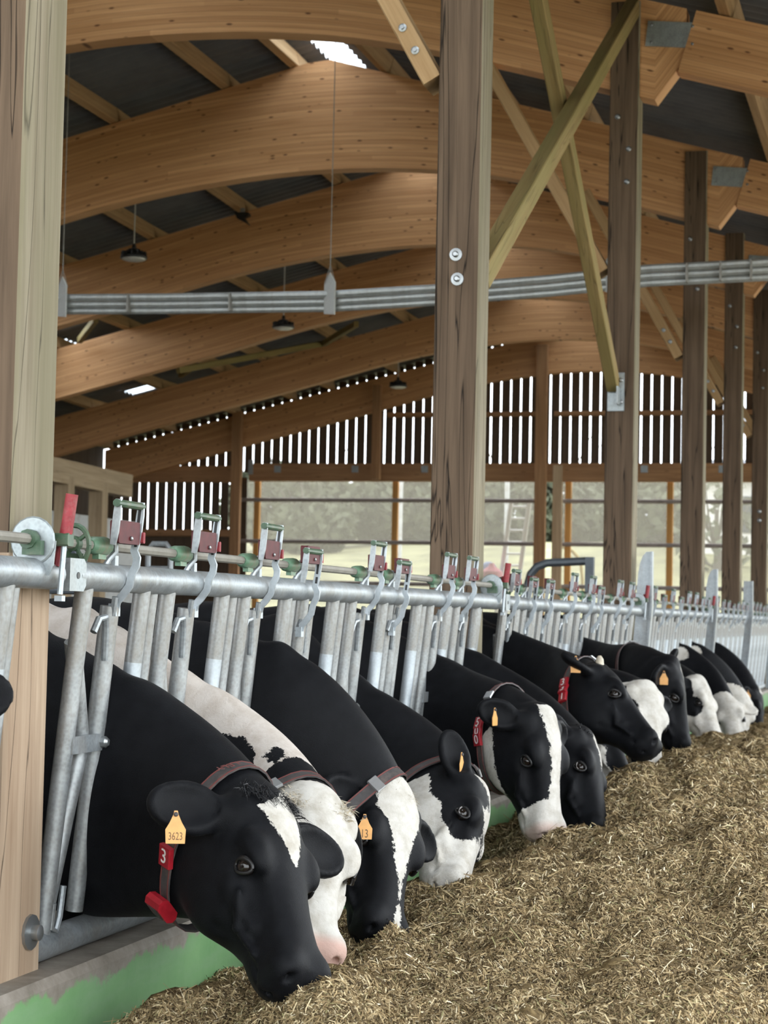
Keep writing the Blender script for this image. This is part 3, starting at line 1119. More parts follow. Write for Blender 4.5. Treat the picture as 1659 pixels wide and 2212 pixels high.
# leafless bushes and trees on the bank
def tree(x, y, z, h, r, seed, lab, leaf):
    rg = np.random.default_rng(seed)
    e = empty('tree', (x, y, z), lab, 'tree', 'trees on the bank')
    b = MB()
    b.tube([(x, y, z - 0.3), (x + 0.1, y, z + h * 0.35), (x, y + 0.1, z + h * 0.75)], [0.22, 0.15, 0.05], 7)
    for k in range(12):
        a = rg.uniform(0, 6.28)
        z0 = z + h * rg.uniform(0.25, 0.6)
        q = np.array([x, y, z0])
        w = np.array([math.cos(a), math.sin(a), rg.uniform(0.4, 1.1)])
        b.tube([q, q + w * r * 0.5, q + w * r * 0.9 + np.array([0, 0, 0.2 * h])], [0.06, 0.04, 0.015], 5)
    b.build('trunk', M['bark'], e)
    n = int(900 * leaf)
    c = rg.normal(0, 1, (n, 3))
    c /= np.linalg.norm(c, axis=1)[:, None]
    c *= rg.uniform(0.55, 1.0, (n, 1)) ** 0.5
    c = c * np.array([r, r, h * 0.42]) + np.array([x, y, z + h * 0.62])
    u = rg.normal(0, 1, (n, 3))
    u /= np.linalg.norm(u, axis=1)[:, None]
    w = np.cross(u, rg.normal(0, 1, (n, 3)))
    w /= np.linalg.norm(w, axis=1)[:, None]
    s = rg.uniform(0.16, 0.34, (n, 1))
    V = np.stack([c - u * s, c + w * s * 0.6, c + u * s, c - w * s * 0.6], 1).reshape(-1, 3)
    me = bpy.data.meshes.new('crown')
    me.from_pydata(V.tolist(), [], np.arange(4 * n).reshape(-1, 4).tolist())
    me.materials.append(M['leaf'])
    inst('crown', me, Matrix.Identity(4), e)


TL = ['bushy dull tree on the bank, behind the left half of the left net window', 'broad grey tree on the bank, left of the outside white pole', 'low round bush below the trees behind the left net window', 'broad tree on the bank, right of the outside white pole',
      'tree on the bank behind the ladder', 'bare tree behind the right net window', 'bush on the bank at the far left, past the slats', 'leafless tree in front of the pale house', 'hedge bush filling the gap left of the ladder', 'dark bush at the back of the bank, middle of the left net window']
for i, (x, y, h, r, lf) in enumerate(((-25.6, 84, 4.2, 3.2, 4.2), (-20.4, 88, 4.4, 3.4, 4.6), (-22, 76, 2.2, 1.8, 1.2), (-14.6, 85, 4.2, 3.4, 4.4), (-8.4, 80, 3.6, 2.6, 1.6), (-4.6, 66, 3.6, 1.7, 0.14), (-44.2, 84, 4.0, 3.4, 3.0), (-1.0, 66, 3.4, 1.5, 0.12), (-11.4, 92, 4.6, 2.9, 3.4), (-23.4, 95, 5.0, 3.0, 3.6))):
    k = np.clip((y - 44) / 34.0, 0, 1)
    tree(x, y, -0.9 + 4.3 * k * k * (3 - 2 * k), h + 0.5, r, 40 + i, TL[i], lf)

# ================================================================== FEED FENCE (self-locking yokes)
RZ, BZ = 1.47, 0.512


def fx(z):
    return -0.10 * (RZ - z) / (RZ - BZ)


def px_y(px, z=1.42):
    """place along the fence seen at photo column px, at height z on the fence plane"""
    lo, hi = 2.0, 60.0
    for _ in range(50):
        m = (lo + hi) / 2
        v = np.array([fx(z), m, z]) - CAM
        col = 829.5 + F_PX * (v @ RIGHT) / (v @ FWD)
        if col < px:
            lo = m
        else:
            hi = m
    return (lo + hi) / 2


# shared lock pieces, modelled around the point where the arm crosses the rail
def ribbon(path, w, t):
    """flat bar following path (x,z) with thickness t along y"""
    P = [np.array([p[0], p[1]]) for p in path]
    L, R = [], []
    for i in range(len(P)):
        d = P[min(i + 1, len(P) - 1)] - P[max(i - 1, 0)]
        d = d / np.linalg.norm(d)
        nn = np.array([-d[1], d[0]])
        ww = w * (1.0 if 0 < i < len(P) - 1 else 0.75)
        L.append(P[i] + nn * ww / 2)
        R.append(P[i] - nn * ww / 2)
    return L, R


def add_ribbon(b, path, w, t, y):
    L, R = ribbon(path, w, t)
    n = len(L)
    vs = []
    for yy in (y - t / 2, y + t / 2):
        vs += [(p[0], yy, p[1]) for p in L] + [(p[0], yy, p[1]) for p in R]
    fs = []
    for i in range(n - 1):
        fs += [(i, i + 1, n + i + 1, n + i), (2 * n + i, 3 * n + i, 3 * n + i + 1, 2 * n + i + 1),
               (i, 2 * n + i, 2 * n + i + 1, i + 1), (n + i, n + i + 1, 3 * n + i + 1, 3 * n + i)]
    fs += [(0, n, 3 * n, 2 * n), (n - 1, 3 * n - 1, 4 * n - 1, 2 * n - 1)]
    b.add(vs, fs)


def lock_meshes(dz):
    """dz: how far the sliding frame has dropped"""
    D = {}
    arm = [(0.075, 0.205), (0.072, 0.17), (0.067, 0.125), (0.062, 0.095), (0.057, 0.075), (0.066, 0.055), (0.064, 0.035), (0.052, 0.012), (0.046, -0.02), (0.028, -0.045), (0.012, -0.062), (0.010, -0.082)]
    arm = [(x, z - dz) for x, z in arm]
    b = MB()
    add_ribbon(b, arm, 0.021, 0.008, 0.0)
    # hook pad at the foot
    b.box((0.004, 0.0, -0.085 - dz), (0.022, 0.030, 0.034))
    D['arm'] = b.mesh('arm', M['galv_bright'], 40)
    b = MB()
    for (z0, z1) in ((0.185, 0.118), (0.108, 0.085)):
        x0, x1 = 0.0845, 0.066
        q0, q1 = (np.interp(z0, [0.055, 0.095, 0.205], [0.066, 0.062, 0.075]), z0 - dz), (np.interp(z1, [0.055, 0.095, 0.205], [0.066, 0.062, 0.075]), z1 - dz)
        b.box(((q0[0] + q1[0]) / 2, -0.0045, (q0[1] + q1[1]) / 2), (0.008, 0.002, z0 - z1), frame((1, 0, -0.11), (0, 0, 1)))
    D['slot'] = b.mesh('slot', M['black'], 0)
    b = MB()
    add_ribbon(b, [(0.075, 0.205 - dz), (0.072, 0.17 - dz), (0.067, 0.12 - dz), (0.062, 0.085 - dz)], 0.020, 0.008, -0.155)
    D['rear_arm'] = b.mesh('rear_arm', M['galv'], 40)
    b = MB()
    b.tube([(0.074, -0.168, 0.194 - dz), (0.074, 0.008, 0.194 - dz)], 0.0105, 10)
    D['roller'] = b.mesh('roller', M['green'])
    b = MB()
    b.cbox((0.062, -0.077, 0.120), (0.026, 0.140, 0.060), 0.004)
    D['block'] = b.mesh('catch_block', M['red'], 0)
    b = MB()
    b.lathe([(0.006, 0), (0.006, 0.004), (0.003, 0.006)], (0.076, -0.07, 0.105), 8, (1, 0, 0))
    D['rivet'] = b.mesh('rivet', M['bolt'])
    b = MB()
    b.cbox((0.074, 0.008, 0.110), (0.016, 0.014, 0.030), 0.003)
    D['pin'] = b.mesh('red_pin', M['redgrip'], 0)
    b = MB()
    b.tube([(0, -0.165, 0.083), (0, -0.155, 0.083), (0, -0.075, 0.083), (0, -0.055, 0.083)], [0.016, 0.023, 0.026, 0.022], 12)
    b.box((0.0, -0.10, 0.058), (0.018, 0.05, 0.02))
    D['cam'] = b.mesh('rod_cam', M['cam'])
    b = MB()
    b.tube([(0.012, -0.048, 0.098), (0.020, -0.04, 0.090), (0.020, -0.038, 0.070), (0.004, -0.045, 0.050), (-0.004, -0.055, 0.030)], 0.008, 8)
    b.box((0.01, -0.02, 0.045), (0.012, 0.022, 0.03))
    D['clip'] = b.mesh('rod_clip', M['galv_bright'])
    return D


LOCK = {'U': lock_meshes(0.0), 'S': lock_meshes(0.062), 'T': lock_meshes(0.03)}


def add_lock(panel, y, state, detail):
    D = LOCK[state]
    T = Matrix.Translation((0, y, RZ))
    a = inst('latch_arm', D['arm'], T, panel)
    inst('rear_arm', D['rear_arm'], T, a)
    inst('roller', D['roller'], T, a)
    inst('catch_block', D['block'], T, a)
    if detail:
        inst('slot', D['slot'], T, a)
        inst('rivet', D['rivet'], T, a)
        inst('red_pin', D['pin'], T, a)
    inst('rod_cam', D['cam'], T, panel)
    if detail:
        inst('rod_clip', D['clip'], T, panel)


def fpt(y, z, dx=0.0):
    return (fx(z) + dx, y, z)


def tube_obj(name, pts, r, mat, parent, n=12):
    b = MB()
    b.tube(pts, r, n)
    return b.build(name, mat, parent)


def panel(y0, y1, As, Cs, Gs, locks, label, detail=2, plate=True, grip=True):
    e = empty('yoke_panel', (0, (y0 + y1) / 2, 0.468), label, 'feed fence', 'self-locking yoke panels')
    n = 14 if detail == 2 else (10 if detail == 1 else 7)
    tube_obj('top_rail', [(0, y0 + (0.075 if plate else 0), RZ), (0, y1, RZ)], 0.038, M['galv'], e, n + 6)
    tube_obj('bottom_rail', [(-0.10, y0, BZ), (-0.10, y1, BZ)], 0.040, M['galv'], e, n)
    tube_obj('control_rod', [(0, y0 + 0.03, RZ + 0.083), (0, y1 - 0.05, RZ + 0.083)], 0.0135, M['rod'], e, 8)
    if plate:
        b = MB()
        b.prism([(0.0, -0.040), (0.085, -0.040), (0.10, -0.025), (0.10, 0.03), (0.085, 0.043), (0.0, 0.043)], (0.022, y0, RZ), (0, 1, 0), (0, 0, 1), (1, 0, 0), 0.03)
        pl = b.build('end_plate', M['plate'], e, 0)
        b = MB()
        b.lathe([(0.009, 0), (0.009, 0.002)], (0.0365, y0 + 0.05, RZ), 10, (1, 0, 0))
        b.build('bolt_hole', M['black'], pl)
        # round green rod cap with spokes
        b = MB()
        yc = y0 + 0.10
        b.tube([(0, yc - 0.012, RZ + 0.083), (0, yc + 0.012, RZ + 0.083)], 0.020, 12)
        ring = [(0.042 * math.cos(a), yc, RZ + 0.078 + 0.052 * math.sin(a)) for a in np.linspace(0, 2 * math.pi, 20)]
        b.tube(ring, 0.007, 6, caps=False)
        for a in (0.6, 2.5, 4.0, 5.4):
            b.tube([(0, yc, RZ + 0.083), (0.042 * math.cos(a), yc, RZ + 0.078 + 0.052 * math.sin(a))], 0.006, 6)
        b.box((0, yc + 0.01, RZ + 0.03), (0.05, 0.014, 0.055))
        b.build('rod_cap', M['green'], e)
    if grip:
        yg = y1 - 0.06
        b = MB()
        b.lathe([(0.056, 0), (0.060, 0.003), (0.056, 0.006)], (0, yg - 0.06, RZ + 0.08), 20, (0, 1, 0))
        b.prism([(-0.055, 0.0), (0.060, 0.0), (0.055, -0.06), (0.045, -0.085), (-0.05, -0.085)], (0, yg - 0.052, RZ + 0.08), (1, 0, 0), (0, 0, 1), (0, 1, 0), 0.005)
        b.build('index_disc', M['plate'], e, 0)
        b = MB()
        b.cbox((0.045, yg, RZ + 0.085), (0.06, 0.035, 0.032), 0.004)
        b.build('grip_block', M['green'], e, 30)
        b = MB()
        b.tube([(0, yg - 0.09, RZ + 0.083), (0, yg - 0.065, RZ + 0.083)], 0.024, 10)
        b.box((0.01, yg - 0.075, RZ + 0.062), (0.05, 0.02, 0.035))
        b.build('rod_bush', M['green'], e, 30)
        b = MB()
        b.tube([(0.062, yg, RZ + 0.10), (0.075, yg, RZ + 0.198)], 0.0155, 12)
        b.tube([(0.03, yg + 0.02, RZ + 0.02), (0.045, yg + 0.03, RZ + 0.13)], 0.010, 8)
        b.build('red_grip', M['redgrip'], e)
        b = MB()
        b.tube([(0.058, yg, RZ + 0.08), (0.050, yg, RZ - 0.05)], 0.0075, 8)
        b.box((0.050, yg, RZ - 0.06), (0.02, 0.02, 0.014))
        b.build('drop_pin', M['galv_bright'], e)
    for i, y in enumerate(As):
        tube_obj('yoke_tube', [fpt(y, RZ - 0.02), fpt(y, BZ)], 0.0245, M['galv_dirty'], e, n)
        if i < len(Cs):
            c = Cs[i]
            ya = y + (c - y) * 0.66
            tube_obj('bent_tube', [fpt(y + 0.004, 1.30, -0.015), fpt(ya, 1.06, -0.014), fpt(ya, 1.00, -0.010), fpt(y + 0.012, 0.56, -0.004)], 0.023, M['galv_dirty'], e, n)
            tube_obj('swing_tube', [fpt(c, 1.395), fpt(c + 0.01, 1.0), fpt(c + 0.015, 0.575)], [0.026, 0.026, 0.024], M['galv_dirty'], e, n)
            if detail >= 1:
                b = MB()
                b.box(fpt((y + c) / 2, 1.03, 0.02), (0.012, abs(c - y) * 1.02 + 0.01, 0.045))
                br = b.build('pivot_bracket', M['galv'], e, 0)
                b = MB()
                b.lathe([(0.016, 0), (0.016, 0.012), (0.009, 0.02)], fpt(c, 1.03, 0.026), 8, (1, 0, 0))
                b.build('bolt', M['bolt'], br)
                # horn that catches the latch
                b = MB()
                b.tube([fpt(c - 0.015, 1.25, 0.01), fpt(c - 0.035, 1.33, 0.012), fpt(c - 0.05, 1.365, 0.012), fpt(c - 0.085, 1.36, 0.010), fpt(c - 0.105, 1.325, 0.008)], 0.010, 8)
                b.tube([fpt(c - 0.01, 1.37, 0.015), fpt(c - 0.018, 1.42, 0.02)], 0.009, 6)
                b.build('horn', M['galv'], e)
            if detail == 2:
                b = MB()
                b.tube([fpt(y + 0.01, 0.62, 0.02), fpt(y + 0.012, 0.555, 0.02), fpt(y + 0.04, 0.545, 0.022), fpt(y + 0.055, 0.58, 0.022), fpt(y + 0.06, 0.66, 0.02)], 0.009, 8)
                b.build('bottom_loop', M['galv'], e)
    for g in Gs:
        b = MB()
        b.tube([fpt(g[0], RZ - 0.02), fpt(g[0], 1.24)], 0.025, n, mi=0)
        b.tube([fpt(g[0], 1.24), fpt(g[0], BZ)], 0.025, n, mi=1)
        b.build('neck_tube', [M['galv_dirty'], M['galv_bright']], e)
        tube_obj('thin_tube', [fpt(g[1], RZ - 0.02, -0.01), fpt(g[1], BZ, -0.01)], 0.019, M['galv_dirty'], e, n)
    for y, st in locks:
        add_lock(e, y, st, detail >= 1)
    return e


def uniform(y0, y1, n, seed):
    rg = random.Random(seed)
    p = (y1 - y0 - 0.1) / n
    As = [y0 + 0.12 + p * i for i in range(n)]
    Cs = [a + 0.17 for a in As]
    Gs = [(a + p - 0.20, a + p - 0.10) for a in As]
    locks = [(c + 0.04, rg.choice('UUST')) for c in Cs]
    return As, Cs, Gs, locks


# panel left of the first post
As, Cs, Gs, locks = uniform(-0.55, px_y(113, RZ), 8, 1)
panel(-0.55, px_y(113, RZ), As, Cs, [(px_y(8), px_y(33))] + Gs[:-1], locks[:-1], 'galvanised yoke panel with the red grip, at the left edge', 2, True, True)
# main panel, measured tube by tube
A_px = [180, 360, 525, 652, 757, 860, 926, 983]
C_px = [240, 405, 550, 664, 778, 852, 942, 1002]
G_px = [(305, 333), (478, 505), (615, 633), (718, 740), (825, 845), (899, 916), (963, 973), (1027, 1037)]
L_px = [(283, 'U'), (450, 'U'), (588, 'U'), (676, 'S'), (816, 'U'), (871, 'S'), (971, 'U'), (1018, 'U')]


def lock_y(px):
    lo, hi = 2.0, 60.0
    for _ in range(50):
        m = (lo + hi) / 2
        v = np.array([0.05, m, RZ]) - CAM
        if 829.5 + F_PX * (v @ RIGHT) / (v @ FWD) < px:
            lo = m
        else:
            hi = m
    return lo


panel(px_y(122, RZ), px_y(1071, RZ), [px_y(p) for p in A_px], [px_y(p) for p in C_px], [(px_y(a), px_y(c)) for a, c in G_px],
      [(lock_y(p), s) for p, s in L_px], 'front yoke panel with eight red latches, left post to middle red grip', 2)
A2 = [1086, 1128, 1163, 1202, 1245, 1283, 1318, 1346]
C2 = [1100, 1140, 1174, 1214, 1257, 1293, 1327, 1354]
G2 = [(1112, 1120), (1148, 1155), (1186, 1193), (1228, 1236), (1266, 1273), (1303, 1309), (1334, 1339), (1362, 1367)]
L2 = [(1112, 'T'), (1150, 'S'), (1186, 'S'), (1238, 'U'), (1278, 'U'), (1296, 'S'), (1337, 'U'), (1362, 'U')]
panel(px_y(1078, RZ), 15.02, [px_y(p) for p in A2], [px_y(p) for p in C2], [(px_y(a), px_y(c)) for a, c in G2],
      [(lock_y(p), s) for p, s in L2], 'second yoke panel, from the middle red grip to the first curved steel post', 1)
PBL = ['third yoke panel, between the first two curved steel posts', 'fourth yoke panel, beyond the second curved steel post', 'fifth yoke panel, far right', 'sixth yoke panel, farthest at the right edge']
for i, (y0, y1) in enumerate(((15.14, 20.0), (20.12, 24.35), (24.47, 28.6), (28.72, 33.0))):
    As, Cs, Gs, locks = uniform(y0, y1, 8 if i == 0 else 7, 20 + i)
    panel(y0, y1, As, Cs, Gs, locks, PBL[i], 0, False, i == 0)

# curved-top steel posts between the far panels
SPL = ['nearest curved galvanised post in the feed fence', 'second curved galvanised post in the feed fence', 'third galvanised fence post, squarer at the top', 'farthest galvanised fence post at the right edge']
for i, (y, zt) in enumerate(((15.08, 1.93), (20.06, 1.94), (24.41, 1.92), (28.66, 1.92))):
    e = empty('steel_post', (0.0, y, 0.468), SPL[i], 'post', 'galvanised fence posts')
    b = MB()
    rnd = [(0.075, zt), (0.045, zt), (0.018, zt - 0.03), (-0.004, zt - 0.09), (-0.018, zt - 0.18), (-0.026, zt - 0.28)] if i < 2 else [(0.075, zt), (-0.02, zt + 0.005)]
    out = [(-0.10, 0.468), (-0.012, 0.468), (0.078, 1.5)] + rnd + [(-0.03, 1.5)]
    b.prism(out, (0, y, 0), (1, 0, 0), (0, 0, 1), (0, -1, 0), 0.055)
    b.build('web', M['galv'], e, 30)
    b = MB()
    b.prism([(-0.012, 0.468), (0.006, 0.468), (0.096, 1.5), (0.092, zt + 0.003), (0.074, zt + 0.003), (0.078, 1.5)], (0, y, 0), (1, 0, 0), (0, 0, 1), (0, -1, 0), 0.085)
    b.build('flange', M['galv'], e, 30)

# ================================================================== FEED HEAP
_CY = np.array([0.5, 2.0, 3.2, 4.0, 4.6, 5.2, 6.0, 7.0, 8.0, 9.0, 10.5, 12.0, 14.0, 17.0, 20.0, 26.0, 36.0])
_CZ = np.array([0.02, 0.10, 0.22, 0.31, 0.38, 0.41, 0.41, 0.48, 0.555, 0.60, 0.63, 0.61, 0.56, 0.48, 0.42, 0.38, 0.36])
_PX = np.array([0.0, 0.2, 0.40, 0.7, 1.1, 1.5, 2.1, 2.8, 3.4, 3.9, 5.0])
_PF = np.array([0.56, 0.68, 0.82, 0.97, 1.05, 1.04, 0.92, 0.62, 0.25, 0.0, 0.0])
_W = [(RNG.uniform(0.8, 2.2) * s, RNG.uniform(-1.6, 1.6) * s, RNG.uniform(0, 6.28), a) for s, a in
      ((1.2, .030), (1.9, .027), (2.6, .026), (3.7, .023), (5.0, .019), (7.0, .015), (9.0, .012), (13, .007), (17, .006), (23, .0045), (31, .0035))]
DIPS = [(0.22, 4.72, 0.16, 0.07), (0.66, 4.56, 0.24, 0.10), (0.95, 4.55, 0.30, 0.03), (0.30, 5.5, 0.25, -0.05), (0.10, 7.9, 0.35, -0.12), (0.12, 8.6, 0.42, -0.17), (0.10, 9.3, 0.35, -0.10), (1.0, 10.0, 0.5, 0.05)]          # (x, y, radius, height) bumps and hollows worked by the muzzles


def heap_z(x, y, fine=True):
    z = np.interp(y, _CY, _CZ) * np.interp(x, _PX, _PF)
    k = np.clip(z / 0.3, 0, 1)
    n = 0.0
    for (a, c, p, amp) in (_W if fine else _W[:6]):
        n = n + amp * np.sin(a * x * 1.7 + c * y * 1.3 + p + 1.3 * np.sin(c * x * 0.9 - a * y * 0.6 + p * 2))
    z = z + n * k
    for (dx, dy, r, h) in DIPS:
        z = z + h * np.exp(-(((x - dx) ** 2 + (y - dy) ** 2) / (r * r)))
    return np.maximum(z, 0.004)


def build_heap():
    xs = np.concatenate([np.linspace(0.024, 2.2, 150), np.linspace(2.23, 3.95, 50)])
    ys = [0.5]
    while ys[-1] < 36:
        ys.append(ys[-1] + max(0.019, 0.0040 * ys[-1]))
    ys = np.array(ys)
    X, Y = np.meshgrid(xs, ys)
    Z = heap_z(X, Y)
    rg = np.random.default_rng(5)
    Z = Z + rg.normal(0, 0.0035, Z.shape) * np.clip(Z / 0.1, 0, 1)
    V = np.stack([X, Y, Z], -1).reshape(-1, 3)
    nx, ny = len(xs), len(ys)
    i, j = np.meshgrid(np.arange(nx - 1), np.arange(ny - 1))
    q = (j * nx + i).ravel()
    Fq = np.stack([q, q + 1, q + nx + 1, q + nx], 1)
    t = NT('chopped_forage')
    v = t.coords()
    f = t.noise(v, 42.0, 6, 0.75)
    g = t.noise(v, 4.0, 4, 0.6)
    col = t.ramp(f, [(0.30, (0.045, 0.030, 0.014)), (0.5, (0.17, 0.115, 0.050)), (0.72, (0.36, 0.26, 0.12))])
    col = t.mix(t.ramp(g, [(0.4, 0.0), (0.7, 0.4)]), col, (0.10, 0.068, 0.03))
    t.base(col).set(0.9, 0, 0.15)
    t.bump(f, 0.9, 0.012)
    e = empty('feed_heap', (1.0, 12.0, 0.0), 'long heap of chopped brown forage along the feed fence', 'forage', None, 'stuff')
    me = bpy.data.meshes.new('heap_body')
    mesh_np(me, V, Fq)
    me.materials.append(t.m)
    me.polygons.foreach_set('use_smooth', np.ones(len(me.polygons), bool))
    o = inst('heap_body', me, Matrix.Identity(4), e)
    o['kind'] = 'stuff'

    # loose flakes: spread evenly as seen from a handful of standpoints around the camera
    N = 300000
    rg = np.random.default_rng(8)
    px = rg.uniform(150, 1750, N)
    py = 1560 + (2330 - 1560) * rg.uniform(0, 1, N) ** 0.85
    Nw = 110000                                   # a looser spread over the rest of the heap
    px = np.concatenate([px, rg.uniform(-700, 3300, Nw)])
    py = np.concatenate([py, 1480 + 2300 * rg.uniform(0, 1, Nw) ** 1.3])
    N += Nw
    org = CAM + rg.normal(0, 1, (N, 3)) * np.array([0.22, 0.15, 0.06])
    d = FWD[None] + RIGHT[None] * ((px - 829.5) / F_PX)[:, None] - UP[None] * ((py - 1106) / F_PX)[:, None]
    lo = np.full(N, 1.2)
    hi = np.full(N, -1.0)
    tt = 1.2
    alive = np.ones(N, bool)
    while tt < 34:
        step = 0.05 + 0.02 * tt
        tt += step
        p = org[alive] + d[alive] * tt
        hit = p[:, 2] < heap_z(p[:, 0], p[:, 1], False)
        idx = np.nonzero(alive)[0]
        hi[idx[hit]] = tt
        lo[idx[~hit]] = tt
        alive[idx[hit]] = False
        if not alive.any():
            break
    ok = hi > 0
    org, d, lo, hi = org[ok], d[ok], lo[ok], hi[ok]
    for _ in range(7):
        m = (lo + hi) / 2
        p = org + d * m[:, None]
        h = p[:, 2] < heap_z(p[:, 0], p[:, 1])
        hi = np.where(h, m, hi)
        lo = np.where(h, lo, m)
    p = org + d * hi[:, None]
    z = heap_z(p[:, 0], p[:, 1])
    good = (p[:, 0] > 0.03) & (p[:, 0] < 3.9) & (z > 0.02) & (p[:, 1] < 35)
    p, z, dep = p[good], z[good], hi[good]
    p[:, 2] = z
    n = len(p)
    e1 = 0.01
    gx = (heap_z(p[:, 0] + e1, p[:, 1]) - z) / e1
    gy = (heap_z(p[:, 0], p[:, 1] + e1) - z) / e1
    nn = np.stack([-gx, -gy, np.ones(n)], 1)
    nn /= np.linalg.norm(nn, axis=1)[:, None]
    u = rg.normal(0, 1, (n, 3))
    u -= nn * (u * nn).sum(1)[:, None]
    u /= np.linalg.norm(u, axis=1)[:, None]
    tilt = rg.normal(0, 0.42, n)[:, None]
    u = u * np.cos(tilt) + nn * np.sin(tilt)
    w = np.cross(nn, u)
    w /= np.linalg.norm(w, axis=1)[:, None]
    roll = rg.uniform(-1.2, 1.2, n)[:, None]
    w = w * np.cos(roll) + np.cross(u, w) * np.sin(roll)
    sc = np.sqrt(np.maximum(dep, 3) / 5.0)[:, None]
    L = (0.004 + rg.gamma(2.0, 0.0032, n))[:, None] * sc
    Wd = rg.uniform(0.0008, 0.0022, n)[:, None] * sc
    big = rg.uniform(0, 1, n) < 0.012
    L[big] *= 2.4
    c = p + nn * rg.uniform(0.000, 0.010, n)[:, None]
    mid = nn * (L * rg.uniform(0.0, 0.25, n)[:, None])
    V = np.stack([c - u * L, c - u * L + w * Wd, c + mid + w * Wd, c + mid - w * Wd, c + u * L + w * Wd * 0.5, c + u * L - w * Wd * 0.5], 1)
    V[:, 0] = c - u * L - w * Wd * 0.6
    V = V.reshape(-1, 3)
    k = np.arange(n)[:, None] * 6
    Fq = np.concatenate([k + np.array([[0, 3, 2, 1]]), k + np.array([[3, 5, 4, 2]])], 0)
    me = bpy.data.meshes.new('loose_flakes')
    mesh_np(me, V, Fq)
    pal = np.array([(0.055, 0.037, 0.019), (0.13, 0.091, 0.046), (0.24, 0.172, 0.088), (0.36, 0.272, 0.147), (0.50, 0.405, 0.245), (0.68, 0.59, 0.41), (0.24, 0.21, 0.10)])
    ci = rg.choice(len(pal), n, p=[0.13, 0.20, 0.26, 0.22, 0.11, 0.035, 0.045])
    colr = pal[ci] * rg.uniform(0.95, 1.5, (n, 1))
    at_ = me.color_attributes.new('tone', 'FLOAT_COLOR', 'POINT')
    C4 = np.ones((n * 6, 4), 'f')
    C4[:, :3] = np.repeat(colr, 6, 0)
    at_.data.foreach_set('color', C4.ravel())
    t = NT('forage_flakes')
    a = t.n('ShaderNodeAttribute', attribute_name='tone')
    t.base(a.outputs['Color']).set(0.8, 0, 0.2)
    me.materials.append(t.m)
    o = inst('loose_flakes', me, Matrix.Identity(4), e)
    o['kind'] = 'stuff'
    # long stalks lying on top
    b = MB()
    for (qx, qy) in ((655, 2125), (640, 2130), (648, 2120), (870, 2075), (905, 2070), (890, 2060), (930, 2110), (1150, 2090), (1420, 2000), (1330, 1950), (1520, 1930), (1240, 2140), (780, 2180), (1000, 2180), (1590, 2120), (1100, 1960), (1480, 2080), (700, 2190), (960, 2050), (1180, 1880)):
        dd = ray(qx, qy)
        tt = 3.0
        while tt < 20 and (CAM + dd * tt)[2] > heap_z((CAM + dd * tt)[0], (CAM + dd * tt)[1]):
            tt += 0.02
        q = CAM + dd * tt
        a = rg.uniform(0, 6.28)
        v = np.array([math.cos(a), math.sin(a), rg.uniform(0.0, 0.9)])
        ln = rg.uniform(0.03, 0.07)
        bend = np.array([0, 0, -0.4 * ln])
        b.tube([q - v * 0.01, q + v * ln * 0.5 + np.array([0, 0, 0.006]), q + v * ln + bend * 0.4], [0.0016, 0.0015, 0.0008], 4)
    o = b.build('stalk', plain('pale_stalk', (0.55, 0.46, 0.28), 0.7), e)
    o['kind'] = 'stuff'


def mesh_np(me, V, Fq):
    nv, nf = len(V), len(Fq)
    k = Fq.shape[1]
    me.vertices.add(nv)
    me.vertices.foreach_set('co', np.ascontiguousarray(V, 'f').ravel())
    me.loops.add(nf * k)
    me.loops.foreach_set('vertex_index', np.ascontiguousarray(Fq, 'i').ravel())
    me.polygons.add(nf)
    me.polygons.foreach_set('loop_start', np.arange(0, nf * k, k, dtype='i'))
    me.polygons.foreach_set('loop_total', np.full(nf, k, 'i'))
    me.update(calc_edges=True)


# ================================================================== COWS
def surface_nets(S, xs, ys, zs):
    ins = S < 0
    c = np.zeros(tuple(n - 1 for n in S.shape), np.uint8)
    sl = [(slice(0, -1), slice(1, None))[i] for i in (0, 1)]
    corners = [(i, j, k) for i in (0, 1) for j in (0, 1) for k in (0, 1)]
    for (i, j, k) in corners:
        c += ins[sl[i], sl[j], sl[k]]
    act = np.argwhere((c > 0) & (c < 8))
    idx = np.full(c.shape, -1, np.int32)
    idx[tuple(act.T)] = np.arange(len(act))
    vals = {q: S[act[:, 0] + q[0], act[:, 1] + q[1], act[:, 2] + q[2]] for q in corners}
    acc = np.zeros((len(act), 3))
    cnt = np.zeros(len(act))
    for a in corners:
        for ax in range(3):
            if a[ax]:
                continue
            bq = list(a)
            bq[ax] = 1
            bq = tuple(bq)
            va, vb = vals[a], vals[bq]
            m = (va < 0) != (vb < 0)
            t = np.where(m, va / np.where(m, va - vb, 1), 0)
            pos = np.tile(np.array(a, float), (len(act), 1))
            pos[:, ax] += t
            acc[m] += pos[m]
            cnt[m] += 1
    acc /= cnt[:, None]
    V = np.empty_like(acc)
    for ax, g in enumerate((xs, ys, zs)):
        i = act[:, ax]
        V[:, ax] = g[i] + acc[:, ax] * (g[i + 1] - g[i])
    Q = []
    for ax in range(3):
        lo = [slice(None)] * 3
        hi = [slice(None)] * 3
        lo[ax], hi[ax] = slice(0, -1), slice(1, None)
        A, B = ins[tuple(lo)], ins[tuple(hi)]
        e = np.argwhere(A != B)
        o1, o2 = [q for q in range(3) if q != ax]
        e = e[(e[:, o1] > 0) & (e[:, o2] > 0) & (e[:, o1] < c.shape[o1]) & (e[:, o2] < c.shape[o2])]
        def cell(d1, d2):
            q = e.copy()
            q[:, o1] += d1
            q[:, o2] += d2
            return idx[q[:, 0], q[:, 1], q[:, 2]]
        quad = np.stack([cell(-1, -1), cell(0, -1), cell(0, 0), cell(-1, 0)], 1)
        flip = A[tuple(e.T)]
        if ax == 1:
            flip = ~flip
        quad[~flip] = quad[~flip][:, ::-1]
        Q.append(quad)
    return V, np.concatenate(Q, 0)


